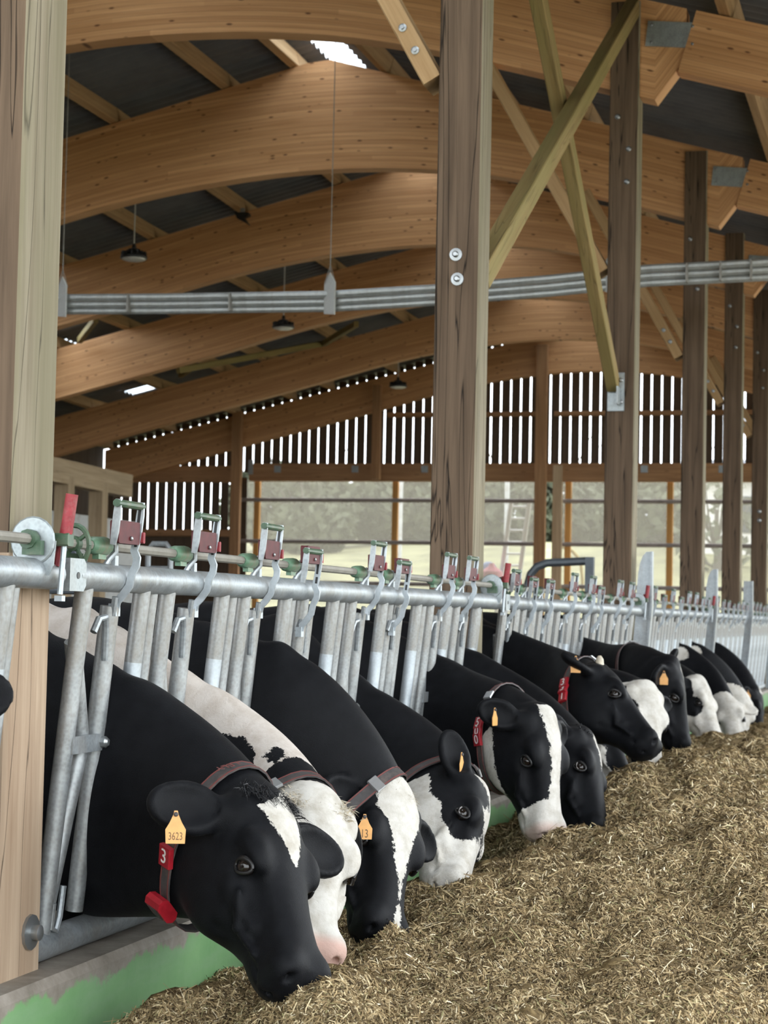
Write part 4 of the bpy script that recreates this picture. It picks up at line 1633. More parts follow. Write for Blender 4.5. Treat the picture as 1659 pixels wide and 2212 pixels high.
class Field:
    """signed-distance grid that melts simple bodies into one skin"""

    def __init__(self, xs, ys, zs):
        self.g = (xs.astype('f'), ys.astype('f'), zs.astype('f'))
        self.S = np.full((len(xs), len(ys), len(zs)), 0.5, 'f')

    def win(self, lo, hi):
        s = []
        for g, a, b in zip(self.g, lo, hi):
            i, j = np.searchsorted(g, a), np.searchsorted(g, b)
            s.append(slice(max(i - 1, 0), min(j + 1, len(g))))
        P = [g[q] for g, q in zip(self.g, s)]
        return tuple(s), P

    def put(self, s, d, k, cut=False):
        a = self.S[s]
        if cut:
            d = -d
            h = np.maximum(k - np.abs(a - d), 0) / k
            self.S[s] = np.maximum(a, d) + h * h * k * 0.25
        else:
            h = np.maximum(k - np.abs(a - d), 0) / k
            self.S[s] = np.minimum(a, d) - h * h * k * 0.25

    def local(self, P, o, R):
        X = P[0][:, None, None] - o[0]
        Y = P[1][None, :, None] - o[1]
        Z = P[2][None, None, :] - o[2]
        return [X * R[i][0] + Y * R[i][1] + Z * R[i][2] for i in range(3)]

    def ell(self, c, r, R=np.eye(3), k=0.03, cut=False):
        R = np.asarray(R, float)
        ext = np.sqrt((np.asarray(r)[:, None] ** 2 * R ** 2).sum(0)) + k + 0.05
        s, P = self.win(np.asarray(c) - ext, np.asarray(c) + ext)
        if any(len(p) == 0 for p in P):
            return
        q = self.local(P, c, R)
        q = [a / b for a, b in zip(q, r)]
        k0 = np.sqrt(q[0] ** 2 + q[1] ** 2 + q[2] ** 2)
        k1 = np.sqrt((q[0] / r[0]) ** 2 + (q[1] / r[1]) ** 2 + (q[2] / r[2]) ** 2)
        self.put(s, (k0 * (k0 - 1) / np.maximum(k1, 1e-6)).astype('f'), k, cut)

    def cone(self, a, b, ra, rb, k=0.03, cut=False):
        a, b = np.asarray(a, float), np.asarray(b, float)
        m = max(ra, rb) + k + 0.05
        s, P = self.win(np.minimum(a, b) - m, np.maximum(a, b) + m)
        if any(len(p) == 0 for p in P):
            return
        q = self.local(P, a, np.eye(3))
        d = b - a
        L = d @ d
        t = np.clip((q[0] * d[0] + q[1] * d[1] + q[2] * d[2]) / L, 0, 1)
        ds = np.sqrt((q[0] - t * d[0]) ** 2 + (q[1] - t * d[1]) ** 2 + (q[2] - t * d[2]) ** 2) - (ra + (rb - ra) * t)
        self.put(s, ds.astype('f'), k, cut)

    def at(self, p):
        ii = []
        for g, v in zip(self.g, p):
            i = int(np.clip(np.searchsorted(g, v) - 1, 0, len(g) - 2))
            ii.append((i, float(np.clip((v - g[i]) / (g[i + 1] - g[i]), 0, 1))))
        r = 0.0
        for a in (0, 1):
            for b_ in (0, 1):
                for c in (0, 1):
                    w = (ii[0][1] if a else 1 - ii[0][1]) * (ii[1][1] if b_ else 1 - ii[1][1]) * (ii[2][1] if c else 1 - ii[2][1])
                    r += w * self.S[ii[0][0] + a, ii[1][0] + b_, ii[2][0] + c]
        return r


# head outline along its length (poll 0 -> muzzle 0.56): top, underside, half width
HA = [-0.035, -0.02, 0.0, 0.03, 0.07, 0.12, 0.17, 0.215, 0.26, 0.31, 0.36, 0.41, 0.455, 0.495, 0.525, 0.55, 0.565]
HT = [-0.075, -0.045, -0.022, -0.004, 0.006, 0.012, 0.012, 0.008, 0.001, -0.007, -0.013, -0.017, -0.020, -0.026, -0.036, -0.060, -0.095]
HB = [-0.115, -0.150, -0.180, -0.215, -0.252, -0.280, -0.296, -0.302, -0.292, -0.266, -0.236, -0.210, -0.194, -0.184, -0.174, -0.154, -0.118]
HW = [0.034, 0.060, 0.080, 0.097, 0.108, 0.117, 0.123, 0.122, 0.110, 0.094, 0.084, 0.080, 0.083, 0.087, 0.083, 0.062, 0.022]
HTAPER = [0.0, 0.0, 0.05, 0.15, 0.25, 0.32, 0.36, 0.36, 0.36, 0.34, 0.30, 0.22, 0.12, 0.05, 0.02, 0.0, 0.0]


def head_loft(Fd, P, R, k=0.03):
    h, s_, n = R
    c = P + h * 0.27 - n * 0.13
    s, G = Fd.win(c - 0.42, c + 0.42)
    a, l, m = Fd.local(G, P, R)
    a = a.astype('f')
    t = np.interp(a, HA, HT)
    bt = np.interp(a, HA, HB)
    w = np.interp(a, HA, HW)
    tp = np.interp(a, HA, HTAPER)
    cen, hh = (t + bt) / 2, (t - bt) / 2
    v = np.clip((t - m) / np.maximum(2 * hh, 1e-4), 0, 1)
    we = w * (1 - tp * np.clip((v - 0.28) / 0.72, 0, 1))
    ex = 2.5
    rr = (np.abs(l / we) ** ex + np.abs((m - cen) / hh) ** ex) ** (1 / ex)
    d = (rr - 1) * np.minimum(we, hh)
    end = np.maximum(HA[0] - a, a - HA[-1])
    d = np.where(end > 0, np.maximum(d, 0) * 0 + np.sqrt(np.maximum(end, 0) ** 2 + np.maximum(rr - 1, 0) ** 2 * 0.004) + 0.004, d)
    d = np.minimum(d, 0.3)
    Fd.put(s, d.astype('f'), k)


def fur_material(name, seed):
    t = NT(name)
    tc = t.n('ShaderNodeTexCoord')
    aw = t.n('ShaderNodeAttribute', attribute_name='white')
    ap = t.n('ShaderNodeAttribute', attribute_name='pink')
    v = tc.outputs['Object']
    n1 = t.noise(v, 38.0, 5, 0.62)
    n2 = t.noise(v, 150.0, 3, 0.6)
    e = t.math('ADD', aw.outputs['Fac'], t.math('MULTIPLY', t.math('SUBTRACT', n1, 0.5), 0.045))
    e = t.math('ADD', e, t.math('MULTIPLY', t.math('SUBTRACT', n2, 0.5), 0.022))
    wf = t.n('ShaderNodeMapRange')
    wf.inputs[1].default_value, wf.inputs[2].default_value = -0.0016, 0.0016
    t.l(e, wf.inputs[0])
    fine = t.noise(v, 330.0, 3, 0.6)
    blk = t.ramp(t.noise(v, 22.0, 4, 0.6), [(0.3, (0.0025, 0.0027, 0.0037)), (0.7, (0.0058, 0.0062, 0.0078))])
    wht = t.ramp(t.noise(v, 17.0, 5, 0.65), [(0.28, (0.40, 0.365, 0.31)), (0.58, (0.57, 0.545, 0.50))])
    wht = t.mix(t.ramp(ap.outputs['Fac'], [(0.0, 0.0), (1.0, 0.85)]), wht, (0.52, 0.30, 0.24))
    t.base(t.mix(wf.outputs[0], blk, wht))
    r = t.n('ShaderNodeMapRange')
    r.inputs[3].default_value, r.inputs[4].default_value = 0.56, 0.78
    t.l(wf.outputs[0], r.inputs[0])
    t.set(r.outputs[0], 0, 0.13, 0.02)
    wave = t.noise(t.coords((1, 1, 1)), 55.0, 3, 0.5, 1.4)
    hb = t.math('ADD', t.math('MULTIPLY', fine, 0.6), t.math('MULTIPLY', t.math('MULTIPLY', wave, wf.outputs[0]), 1.0))
    t.bump(hb, 0.35, 0.006)
    return t.m


FUR = fur_material('holstein_coat', 1)


def field_blaze(A, S, N, sp):
    """white blaze on the face: list of (a, centre, half width)"""
    aa = [q[0] for q in sp]
    c = np.interp(A, aa, [q[1] for q in sp])
    w = np.interp(A, aa, [q[2] for q in sp])
    f = w - np.abs(S - c)
    f = np.minimum(f, A - aa[0])
    f = np.minimum(f, aa[-1] - A)
    top = np.interp(A, HA, HT)
    return np.minimum(f, (N - top) + 0.10)


def slerp(a, b, t):
    return nrm(a * (1 - t) + b * t)


COWS = {}


def make_cow(spec):
    P = at(*spec['poll'], spec['depth'])
    dm = ray(*spec['muz'])
    Lh = spec.get('len', 0.555)
    v = CAM - P
    qa, qb, qc = dm @ dm, 2 * v @ dm, v @ v - Lh * Lh
    disc = qb * qb - 4 * qa * qc
    t = (-qb + (spec.get('far', -1)) * math.sqrt(max(disc, 0))) / (2 * qa)
    Mz = CAM + dm * t
    h = nrm(Mz - P)
    tow = nrm(CAM - P)
    rr = nrm(RIGHT - h * (RIGHT @ h))
    cc = tow - h * (tow @ h)
    cc = nrm(cc - rr * (cc @ rr))
    ph = math.radians(spec['phi'])
    n = nrm(rr * math.cos(ph) + cc * math.sin(ph))
    s_ = np.cross(h, n)
    R = np.array([h, s_, n])
    ys_, vox = spec['slot'], spec['vox']
    HL = lambda q: P + h * q[0] + s_ * q[1] + n * q[2]
    # ---------------------------------------------------------------- grid
    lim = [HL(q) for q in ((0.6, 0, 0), (-0.06, 0.3, 0), (-0.06, -0.3, 0), (0.2, 0.3, -.1), (0.2, -0.3, -.1), (0.05, 0, -.3), (0.0, 0, .08), (.1, .28, .1), (.1, -.28, .1))]
    mx = max(p[0] for p in lim) + 0.04
    y0 = min(min(p[1] for p in lim) - 0.04, ys_ - 0.40)
    y1 = max(max(p[1] for p in lim) + 0.04, ys_ + 0.40)
    z1 = max(max(p[2] for p in lim) + 0.05, 1.56)
    xs = np.concatenate([np.arange(-2.62, -0.75, vox * 4), np.arange(-0.75, -0.3, vox * 2), np.arange(-0.3, mx, vox)])
    xs = np.unique(np.round(xs, 5))
    xs = xs[np.concatenate([[True], np.diff(xs) > vox * 0.4])]
    zs = np.concatenate([np.arange(-0.03, 0.30, vox * 2.5), np.arange(0.30, z1, vox)])
    zs = zs[np.concatenate([[True], np.diff(zs) > vox * 0.4])]
    ys = np.arange(y0, y1, vox)
    Fd = Field(xs, ys, zs)
    # ---------------------------------------------------------------- trunk and legs
    by = spec.get('body_dy', 0.0)
    yb = ys_ + by
    z0 = spec.get('body_z', 0.0)
    E = np.eye(3)
    Fd.ell((-1.40, yb, 0.96 + z0), (0.86, 0.285, 0.40), E, 0.1)
    Fd.ell((-2.10, yb, 1.10 + z0), (0.38, 0.235, 0.28), E, 0.12)
    Fd.cone((-0.60, yb, 1.29 + z0), (-2.20, yb, 1.30 + z0), 0.11, 0.12, 0.10)
    Fd.ell((-0.66, ys_ + by * 0.6, 0.96 + z0), (0.36, 0.215, 0.43), E, 0.14)
    for sg in (-1, 1):
        Fd.ell((-0.58, ys_ + by * 0.6 + sg * 0.135, 0.98 + z0), (0.19, 0.10, 0.33), E, 0.08)
        yl = ys_ + by * 0.5 + sg * 0.155
        Fd.cone((-0.56, yl, 0.80), (-0.60, yl, 0.42), 0.105, 0.062, 0.06)
        Fd.cone((-0.60, yl, 0.42), (-0.585, yl, 0.12), 0.056, 0.047, 0.03)
        Fd.cone((-0.58, yl, 0.10), (-0.55, yl, 0.03), 0.052, 0.062, 0.02)
        yl = yb + sg * 0.17
        Fd.cone((-2.12, yl, 1.0), (-1.98, yl, 0.66), 0.17, 0.12, 0.08)
        Fd.cone((-1.98, yl, 0.66), (-2.20, yl, 0.48), 0.10, 0.062, 0.05)
        Fd.cone((-2.20, yl, 0.48), (-2.14, yl, 0.12), 0.056, 0.047, 0.03)
        Fd.cone((-2.14, yl, 0.10), (-2.10, yl, 0.03), 0.052, 0.062, 0.02)
    Fd.ell((-1.92, yb, 0.60), (0.26, 0.20, 0.17), E, 0.06)
    Fd.cone((-2.46, yb, 1.25 + z0), (-2.53, yb, 0.65), 0.05, 0.045, 0.05)
    # ---------------------------------------------------------------- neck
    top = spec['top']
    bot = spec.get('bot', 0.54)
    S0 = np.array([-0.50, ys_ + by * 0.4, 0.98 + z0 * 0.5])
    S1 = np.array([-0.03, ys_, (top + bot) / 2])
    Eh = HL((0.115, 0, -0.145))
    d01 = nrm(S1 - S0)
    dE = nrm(slerp(nrm(Eh - S1), nrm(h * 0.55 + n * 0.25 - 0.0 * h), 0.45))
    L1 = np.linalg.norm(Eh - S1)
    ctr, hd, hw = [], [], []
    for u in np.linspace(0, 1, 5)[:-1]:
        ctr.append(S0 * (1 - u) + S1 * u)
        hd.append(0.43 * (1 - u) + (top - bot) / 2 * u)
        hw.append(0.21 * (1 - u) ** 1.5 + spec.get('nw', 0.108) * (1 - (1 - u) ** 1.5))
    tm = nrm(Eh - S1)
    B1 = S1 + nrm(np.array([1.0, 0.06, -0.15]) + tm * 0.5) * L1 * 0.42
    B2 = Eh - dE * L1 * 0.30
    for u in np.linspace(0, 1, 11):
        q = S1 * (1 - u) ** 3 + B1 * 3 * u * (1 - u) ** 2 + B2 * 3 * u * u * (1 - u) + Eh * u ** 3
        ctr.append(q)
        uu = u ** 0.8
        hd.append((top - bot) / 2 * (1 - uu) + 0.148 * uu)
        hw.append(spec.get('nw', 0.108) * (1 - u) + 0.096 * u)
    ctr = np.array(ctr)
    frames = []
    lat = np.array([0, -1.0, 0])
    for i in range(len(ctr)):
        tg = nrm(ctr[min(i + 1, len(ctr) - 1)] - ctr[max(i - 1, 0)])
        u = max(0, (i - 5) / (len(ctr) - 6))
        la = slerp(lat, s_, u) if i > 4 else lat
        la = nrm(la - tg * (la @ tg))
        up = np.cross(la, tg)
        if up[2] < 0 and i < 8:
            up, la = -up, -la
        frames.append((tg, la, np.cross(la, tg) if np.cross(la, tg) @ (n if i > 8 else np.array([0, 0, 1.])) > 0 else -np.cross(la, tg)))
        Fd.ell(ctr[i], (0.155, hw[i], hd[i]), np.array([tg, la, frames[-1][2]]), 0.07)
    # ---------------------------------------------------------------- head
    head_loft(Fd, P, R, 0.045)
    for sg in (-1, 1):
        Fd.ell(HL((0.205, sg * 0.098, -0.030)), (0.060, 0.032, 0.034), R, 0.035)      # brow
        Fd.ell(HL((0.215, sg * 0.066, -0.195)), (0.110, 0.048, 0.095), R, 0.05)        # cheek
        Fd.cone(HL((0.25, sg * 0.094, -0.125)), HL((0.37, sg * 0.074, -0.115)), 0.022, 0.014, 0.03)   # face crest
        Fd.cone(HL((0.275, sg * 0.113, -0.088)), HL((0.355, sg * 0.088, -0.150)), 0.013, 0.011, 0.012)   # face vein
        Fd.cone(HL((0.355, sg * 0.088, -0.150)), HL((0.445, sg * 0.082, -0.128)), 0.011, 0.009, 0.012)
        Fd.cone(HL((0.315, sg * 0.098, -0.215)), HL((0.395, sg * 0.080, -0.165)), 0.012, 0.010, 0.014, True)   # jaw crease
        Fd.ell(HL((0.506, sg * 0.054, -0.062)), (0.046, 0.038, 0.036), R, 0.03)        # nostril wing
        Fd.ell(HL((0.235, sg * 0.130, -0.062)), (0.042, 0.018, 0.027), R, 0.02, True)  # eye socket
        Fd.ell(HL((0.345, sg * 0.106, -0.068)), (0.085, 0.024, 0.020), R, 0.04, True)  # hollow below the brow
        Fd.ell(HL((0.547, sg * 0.060, -0.058)), (0.026, 0.012, 0.015), np.array([nrm(h + n * 0.6), s_, nrm(n - h * 0.6)]), 0.012, True)   # nostril
        Fd.cone(HL((0.42, sg * 0.092, -0.148)), HL((0.545, sg * 0.048, -0.132)), 0.006, 0.007, 0.012, True)   # mouth line
        Fd.ell(HL((0.065, sg * 0.094, -0.060)), (0.05, 0.035, 0.045), R, 0.03)         # ear base
    Fd.ell(HL((0.015, 0, -0.040)), (0.045, 0.062, 0.045), R, 0.04)                      # poll
    Fd.ell(HL((0.46, 0, -0.165)), (0.065, 0.045, 0.030), R, 0.03)                       # chin
    ears = {}
    for sg, key in ((1, 'ear_r'), (-1, 'ear_l')):
        ed = spec.get(key, ((-0.05, 0.93, -0.32), (0.35, 0.15, 0.9)))
        d = ed[0]
        dd = nrm(h * d[0] + s_ * sg * d[1] + n * d[2])
        cn = ed[1]
        cn = h * cn[0] + s_ * sg * cn[1] + n * cn[2]
        cn = nrm(cn - dd * (cn @ dd))
        wd = np.cross(dd, cn)
        ro = HL((0.060, sg * 0.106, -0.075))
        el = spec.get('ear', 0.195)
        Re = np.array([dd, wd, cn])
        Fd.cone(ro - dd * 0.02, ro + dd * 0.05, 0.030, 0.030, 0.03)
        # leaf-shaped cup: outer shell with the inside scooped out
        Fd.ell(ro + dd * el * 0.50 - cn * 0.004, (el * 0.47, el * 0.34, 0.028), Re, 0.02)
        Fd.ell(ro + dd * el * 0.78 - cn * 0.002, (el * 0.26, el * 0.21, 0.022), Re, 0.03)
        Fd.ell(ro + dd * (el * 0.58) + cn * 0.024, (el * 0.42, el * 0.27, 0.026), Re, 0.008, True)
        ears[key] = (ro, dd, wd, cn, el)
    V, Q = surface_nets(Fd.S, *Fd.g)
    # ---------------------------------------------------------------- coat
    rel = V - P
    A, Sx, N = rel @ h, rel @ s_, rel @ n
    hf = np.full(len(V), -0.2)
    for q in spec.get('face', []):
        kind = q[0]
        if kind == 'blaze':
            hf = np.maximum(hf, field_blaze(A, Sx, N, q[1]))
        elif kind == 'muzzle':
            hf = np.maximum(hf, A - q[1] - q[2] * (N + 0.1) if len(q) > 2 else A - q[1])
        elif kind == 'all':
            hf = np.maximum(hf, 0.2)
        elif kind == 'under':
            hf = np.maximum(hf, q[1] - N)
        elif kind in ('w', 'b'):
            c, r = np.array(q[1]), q[2]
            sc = np.array(q[3]) if len(q) > 3 else np.ones(3)
            ds = np.sqrt((((np.stack([A, Sx, N], 1) - c) / sc) ** 2).sum(1))
            hf = np.maximum(hf, r - ds) if kind == 'w' else np.minimum(hf, ds - r)
    bf = np.full(len(V), 0.2 if spec.get('body') == 'white' else -0.2)
    for (kind, c, r, sc) in spec.get('spots', []):
        ds = np.sqrt((((V - np.array(c)) / np.array(sc)) ** 2).sum(1))
        bf = np.maximum(bf, r - ds) if kind == 'w' else np.minimum(bf, ds - r)
    edge = A + 0.25 * np.clip(-0.05 - N, 0, 1)
    inhead = (A > -0.06) & (np.abs(Sx) < 0.30) & (N > -0.34) & (A + 0.55 * np.clip(-N - 0.06, 0, 0.3) * 0 > spec.get('neckcut', -0.02) + 0.42 * np.clip(-N - 0.10, 0, 0.3))
    W = np.where(inhead, hf, bf)
    for key, (ro, dd, wd, cn, el) in ears.items():
        t_ = (V - ro) @ dd
        rad = np.linalg.norm((V - ro) - np.outer(t_, dd), axis=1)
        m = (t_ > 0.018) & (t_ < el * 1.2) & (rad < 0.11) & (np.abs(Sx) > 0.112)
        W = np.where(m, 0.1 if spec.get('white_ears') else -0.1, W)
    pk = np.clip((A - 0.488 + 0.10 * (N + 0.06)) / 0.03, 0, 1) * inhead * spec.get('pink', 0.0)
    pk = np.maximum(pk, spec.get('skin', 0.0) * (~inhead) * 0.35)
    me = bpy.data.meshes.new('cow')
    org = np.array([-1.3, ys_, 0.0])
    mesh_np(me, V - org, Q)
    for nm, arr in (('white', W), ('pink', pk)):
        at_ = me.attributes.new(nm, 'FLOAT', 'POINT')
        at_.data.foreach_set('value', np.ascontiguousarray(arr, 'f'))
    me.materials.append(FUR)
    me.polygons.foreach_set('use_smooth', np.ones(len(me.polygons), bool))
    cow = put(bpy.data.objects.new('cow', me), Matrix.Translation(Vector(org)))
    tag(cow, spec['label'], 'cow', 'cows feeding through the yokes')
    # ---------------------------------------------------------------- eyes
    if spec.get('eyes', True):
        for sg in (-1, 1):
            b = MB()
            c = HL((0.235, sg * 0.1065, -0.062))
            b.lathe([(0.0235 * math.sin(a), -0.0235 * math.cos(a)) for a in np.linspace(0.15, 3.0, 9)], c, 14, s_ * sg)
            ey = b.build('eye', M['eye'], cow, 60)
            # lids: an almond ring around the ball, the upper lid the heavier one
            b = MB()
            ring, rad = [], []
            for a in np.linspace(0, 2 * math.pi, 19):
                u1, u2 = 0.031 * math.cos(a), 0.0190 * math.sin(a)
                ring.append(HL((0.235 + u1 * 0.72 - u2 * 0.69, sg * (0.1245 - 0.011 * abs(math.cos(a))), -0.062 + u1 * 0.69 + u2 * 0.72)))
                rad.append(0.0050 + 0.0025 * max(0, math.sin(a)))
            b.tube(ring, rad, 7, caps=False)
            b.build('eyelid', M['black_skin'], cow, 60)
            if spec.get('eyewhite'):
                b = MB()
                ring = [HL((0.235 + 0.020 * math.cos(a), sg * 0.1255, -0.062 + 0.011 * math.sin(a))) for a in np.linspace(3.4, 5.6, 8)]
                b.tube(ring, 0.0022, 5)
                b.build('eye_white', M['eyewhite'], ey)
    # ---------------------------------------------------------------- hair tuft on the poll
    if spec.get('tuft'):
        tuft(cow, HL, R, spec['tuft'], P)
    # ---------------------------------------------------------------- collar
    cinfo = None
    if spec.get('collar'):
        cinfo = collar(cow, Fd, ctr, frames, spec['collar'])
    if spec.get('tag'):
        eartag(cow, ears[spec['tag'].get('ear', 'ear_r')], spec['tag'])
    if spec.get('horn'):
        b = MB()
        q0 = HL((0.02, 0.055, -0.012))
        b.tube([q0, q0 + nrm(-h * 0.6 + n * 0.6 + s_ * 0.5) * 0.028, q0 + nrm(-h * 0.6 + n * 0.6 + s_ * 0.5) * 0.045], [0.022, 0.019, 0.008], 10)
        b.build('horn_bud', M['horn'], cow, 60)
    COWS[spec['id']] = dict(P=P, M=Mz, R=R, cow=cow)
    return cow


M['black_skin'] = plain('black_eyelid_skin', (0.010, 0.009, 0.009), 0.4, 0, 0.2)
HAIR = {'black': plain('black_poll_hair', (0.012, 0.012, 0.014), 0.5, 0, 0.3, 60), 'cream': plain('cream_poll_hair', (0.47, 0.41, 0.31), 0.7, 0, 0.35, 45),
        'white': plain('white_poll_hair', (0.62, 0.58, 0.50), 0.7, 0, 0.2, 45)}


def tuft(cow, HL, R, sp, P):
    rg = np.random.default_rng(sp.get('seed', 3))
    n = sp.get('n', 420)
    vs, fs = [], []
    h, s_, nn = R
    for i in range(n):
        s0 = rg.normal(0, sp.get('w', 0.032))
        a0 = rg.uniform(-0.015, sp.get('a1', 0.05))
        root = HL((a0, s0 + sp.get('s', 0.0), np.interp(a0, HA, HT) - 0.006 - 1.6 * s0 * s0))
        L = rg.uniform(0.5, 1.0) * sp.get('L', 0.05)
        d0 = nrm(nn * 0.8 + h * rg.normal(0.1, 0.4) + s_ * rg.normal(s0 * 5, 0.5))
        d1 = nrm(nn * 0.25 + h * rg.normal(sp.get('fall', 0.9), 0.35) + s_ * rg.normal(s0 * 5, 0.6))
        wv = nrm(np.cross(d0, rg.normal(0, 1, 3))) * 0.0014
        p1 = root + d0 * L * 0.45
        p2 = p1 + d1 * L * 0.55
        b0 = len(vs)
        vs += [root - wv, root + wv, p1 + wv, p1 - wv, p2]
        fs += [(b0, b0 + 1, b0 + 2, b0 + 3), (b0 + 3, b0 + 2, b0 + 4)]
    b = MB()
    b.add(vs, fs)
    me = bpy.data.meshes.new('hair_tuft')
    me.from_pydata([tuple(map(float, p)) for p in vs], [], fs)
    me.materials.append(HAIR[sp['col']])
    o = inst('hair_tuft', me, Matrix.Identity(4), cow)
    o['kind'] = 'stuff'


def collar(cow, Fd, ctr, frames, sp):
    """strap wrapped on the neck skin; station counted back from the head end"""
    f = sp.get('st', 1.8)
    i = len(ctr) - 1 - f
    i0, fr = int(math.floor(i)), i - math.floor(i)
    c = ctr[i0] * (1 - fr) + ctr[i0 + 1] * fr
    tg = nrm(frames[i0][0] * (1 - fr) + frames[i0 + 1][0] * fr)
    up = nrm(frames[i0][2] * (1 - fr) + frames[i0 + 1][2] * fr)
    tilt = sp.get('tilt', 0.0)
    tg, up = nrm(tg * math.cos(tilt) + up * math.sin(tilt)), nrm(up * math.cos(tilt) - tg * math.sin(tilt))
    la = nrm(np.cross(tg, up))
    if la[1] > 0:
        la = -la
    nA = 40
    def skin(a, off=0.006):
        d = la * math.cos(a) + up * math.sin(a)
        r = 0.05
        while r < 0.42 and Fd.at(c + d * r) < off:
            r += 0.004
        return c + d * (r + 0.0), d
    sag = sp.get('sag', 0.03)
    ring = []
    for k in range(nA):
        a = 2 * math.pi * k / nA
        p, d = skin(a)
        if math.sin(a) < -0.3:
            p = p + np.array([0, 0, -1.0]) * sag * (-math.sin(a) - 0.3)
        ring.append((p, d))
    # smooth the loop
    for _ in range(3):
        pts = [q[0] for q in ring]
        ring = [((pts[k - 1] + pts[k] * 2 + pts[(k + 1) % nA]) / 4 + ring[k][1] * 0.0008, ring[k][1]) for k in range(nA)]
    w, t = 0.040, 0.005
    def band(name, off, ww, mat, par, lift=0.0):
        vs, fs = [], []
        for p, d in ring:
            o_ = p + tg * off
            vs += [o_ - tg * ww / 2 + d * lift, o_ + tg * ww / 2 + d * lift, o_ + tg * ww / 2 + d * (t + lift), o_ - tg * ww / 2 + d * (t + lift)]
        for k in range(nA):
            k2 = (k + 1) % nA
            for j in range(4):
                j2 = (j + 1) % 4
                fs.append((k * 4 + j, k * 4 + j2, k2 * 4 + j2, k2 * 4 + j))
        b = MB()
        b.add(vs, fs)
        return b.build(name, mat, par, 50)
    st = band('collar', 0, w, M['strap'], cow)
    for o_ in (-w * 0.42, w * 0.42):
        band('stitching', o_, 0.004, M['strap_edge'], st, 0.0014)
    # buckle on top
    kb = int(nA * sp.get('buckle', 0.20)) % nA
    p, d = ring[kb]
    tgr = nrm(ring[(kb + 1) % nA][0] - ring[kb - 1][0])
    b = MB()
    b.cbox(p + d * 0.008, (0.034, 0.052, 0.009), 0.002, (tgr, tg, d))
    b.build('buckle', M['buckle'], st, 0)
    # red number blocks on the near side: angle 0 faces the camera side of the neck
    for q in sp.get('blocks', []):
        ka = q[0]
        p, d = skin(ka, 0.010)
        p2, _ = skin(ka + 0.05, 0.010)
        ta = nrm(p2 - p)
        if ta[2] > 0:
            ta = -ta
        wd = nrm(np.cross(ta, d))
        if wd @ RIGHT < 0:
            wd = -wd
        nn_ = nrm(np.cross(wd, -ta))
        if nn_ @ d < 0:
            nn_ = -nn_
        b = MB()
        b.cbox(p + nn_ * 0.008, (q[2] if len(q) > 2 else 0.052, 0.050, 0.016), 0.003, (ta, wd, nn_))
        bl = b.build('number_block', M['tagred'], st, 0)
        if q[1]:
            upv = -ta
            inst('digit', TEXT['w' + q[1]], mat4(wd * 0.056, upv * 0.056, nn_ * 0.05, p + nn_ * 0.0168), bl)
    if sp.get('lely'):
        for ka in (1.15,):
            p, d = skin(ka, 0.006)
            p2, _ = skin(ka + 0.06, 0.006)
            ta = nrm(p2 - p)
            wd = nrm(np.cross(d, ta))
            inst('lettering', TEXT['lely'], mat4(-ta * 0.034, -wd * 0.034, d * 0.03, p + d * 0.0095), st)
    if sp.get('box'):
        p = ring[int(nA * sp['box'])][0]
        d = ring[int(nA * sp['box'])][1]
        ta = nrm(np.cross(d, tg))
        b = MB()
        b.cbox(p + d * 0.018, (0.064, 0.074, 0.038), 0.012, (tg, ta, d))
        bx = b.build('transponder_box', M['tagred'], st, 0)
        b = MB()
        b.cbox(p + d * 0.037, (0.036, 0.040, 0.004), 0.001, (tg, ta, d))
        b.build('dark_window', M['strap'], bx, 0)
    return ring


def eartag(cow, ear, sp):
    ro, dd, wd, cn, el = ear
    c = ro + dd * el * sp.get('t', 0.62) + cn * 0.012 + np.array([0, 0, sp.get('dz', 0.0)])
    upv = np.array([0, 0, 1.0])
    nv = nrm(CAM - c)
    yaw = sp.get('turn', 0.0)
    side = nrm(np.cross(upv, nv))
    nv = nrm(nv * math.cos(yaw) + side * math.sin(yaw))
    up = nrm(upv + RIGHT * sp.get('lean', 0.0))
    up = nrm(up - nv * (up @ nv))
    sd = nrm(np.cross(up, nv))
    k = sp.get('k', 1.0)
    out = [(-0.022, -0.062), (0.022, -0.062), (0.0235, -0.030), (0.014, -0.014), (0.006, 0.004), (0.004, 0.013), (-0.004, 0.013), (-0.006, 0.004), (-0.014, -0.014), (-0.0235, -0.030)]
    c = c + nv * sp.get('off', 0.018)
    if sp.get('px'):
        c = at(sp['px'][0], sp['px'][1], sp['px'][2])
    b = MB()
    b.prism([(x * k, y * k) for x, y in out], c, sd, up, nv, 0.0025)
    o = b.build('ear_tag', M['eartag'], cow, 0)
    b = MB()
    b.lathe([(0.006, 0), (0.006, 0.004), (0.003, 0.006)], c + up * 0.005 + nv * 0.001, 8, nv)
    b.build('tag_button', M['strap'], o)
    if sp.get('text'):
        me = TEXT['ink' + sp['text']]
        w = 0.0185 if len(sp['text']) > 2 else 0.026
        inst('lettering', me, mat4(sd * w * 0.92 * k, up * w * 1.35 * k, nv * 0.02, c - up * 0.046 * k + nv * 0.0013), o)


def slot(px, z=1.42):
    lo, hi = 2.0, 60.0
    for _ in range(50):
        m = (lo + hi) / 2
        v = np.array([0.0, m, z]) - CAM
        if 829.5 + F_PX * (v @ RIGHT) / (v @ FWD) < px:
            lo = m
        else:
            hi = m
    return lo


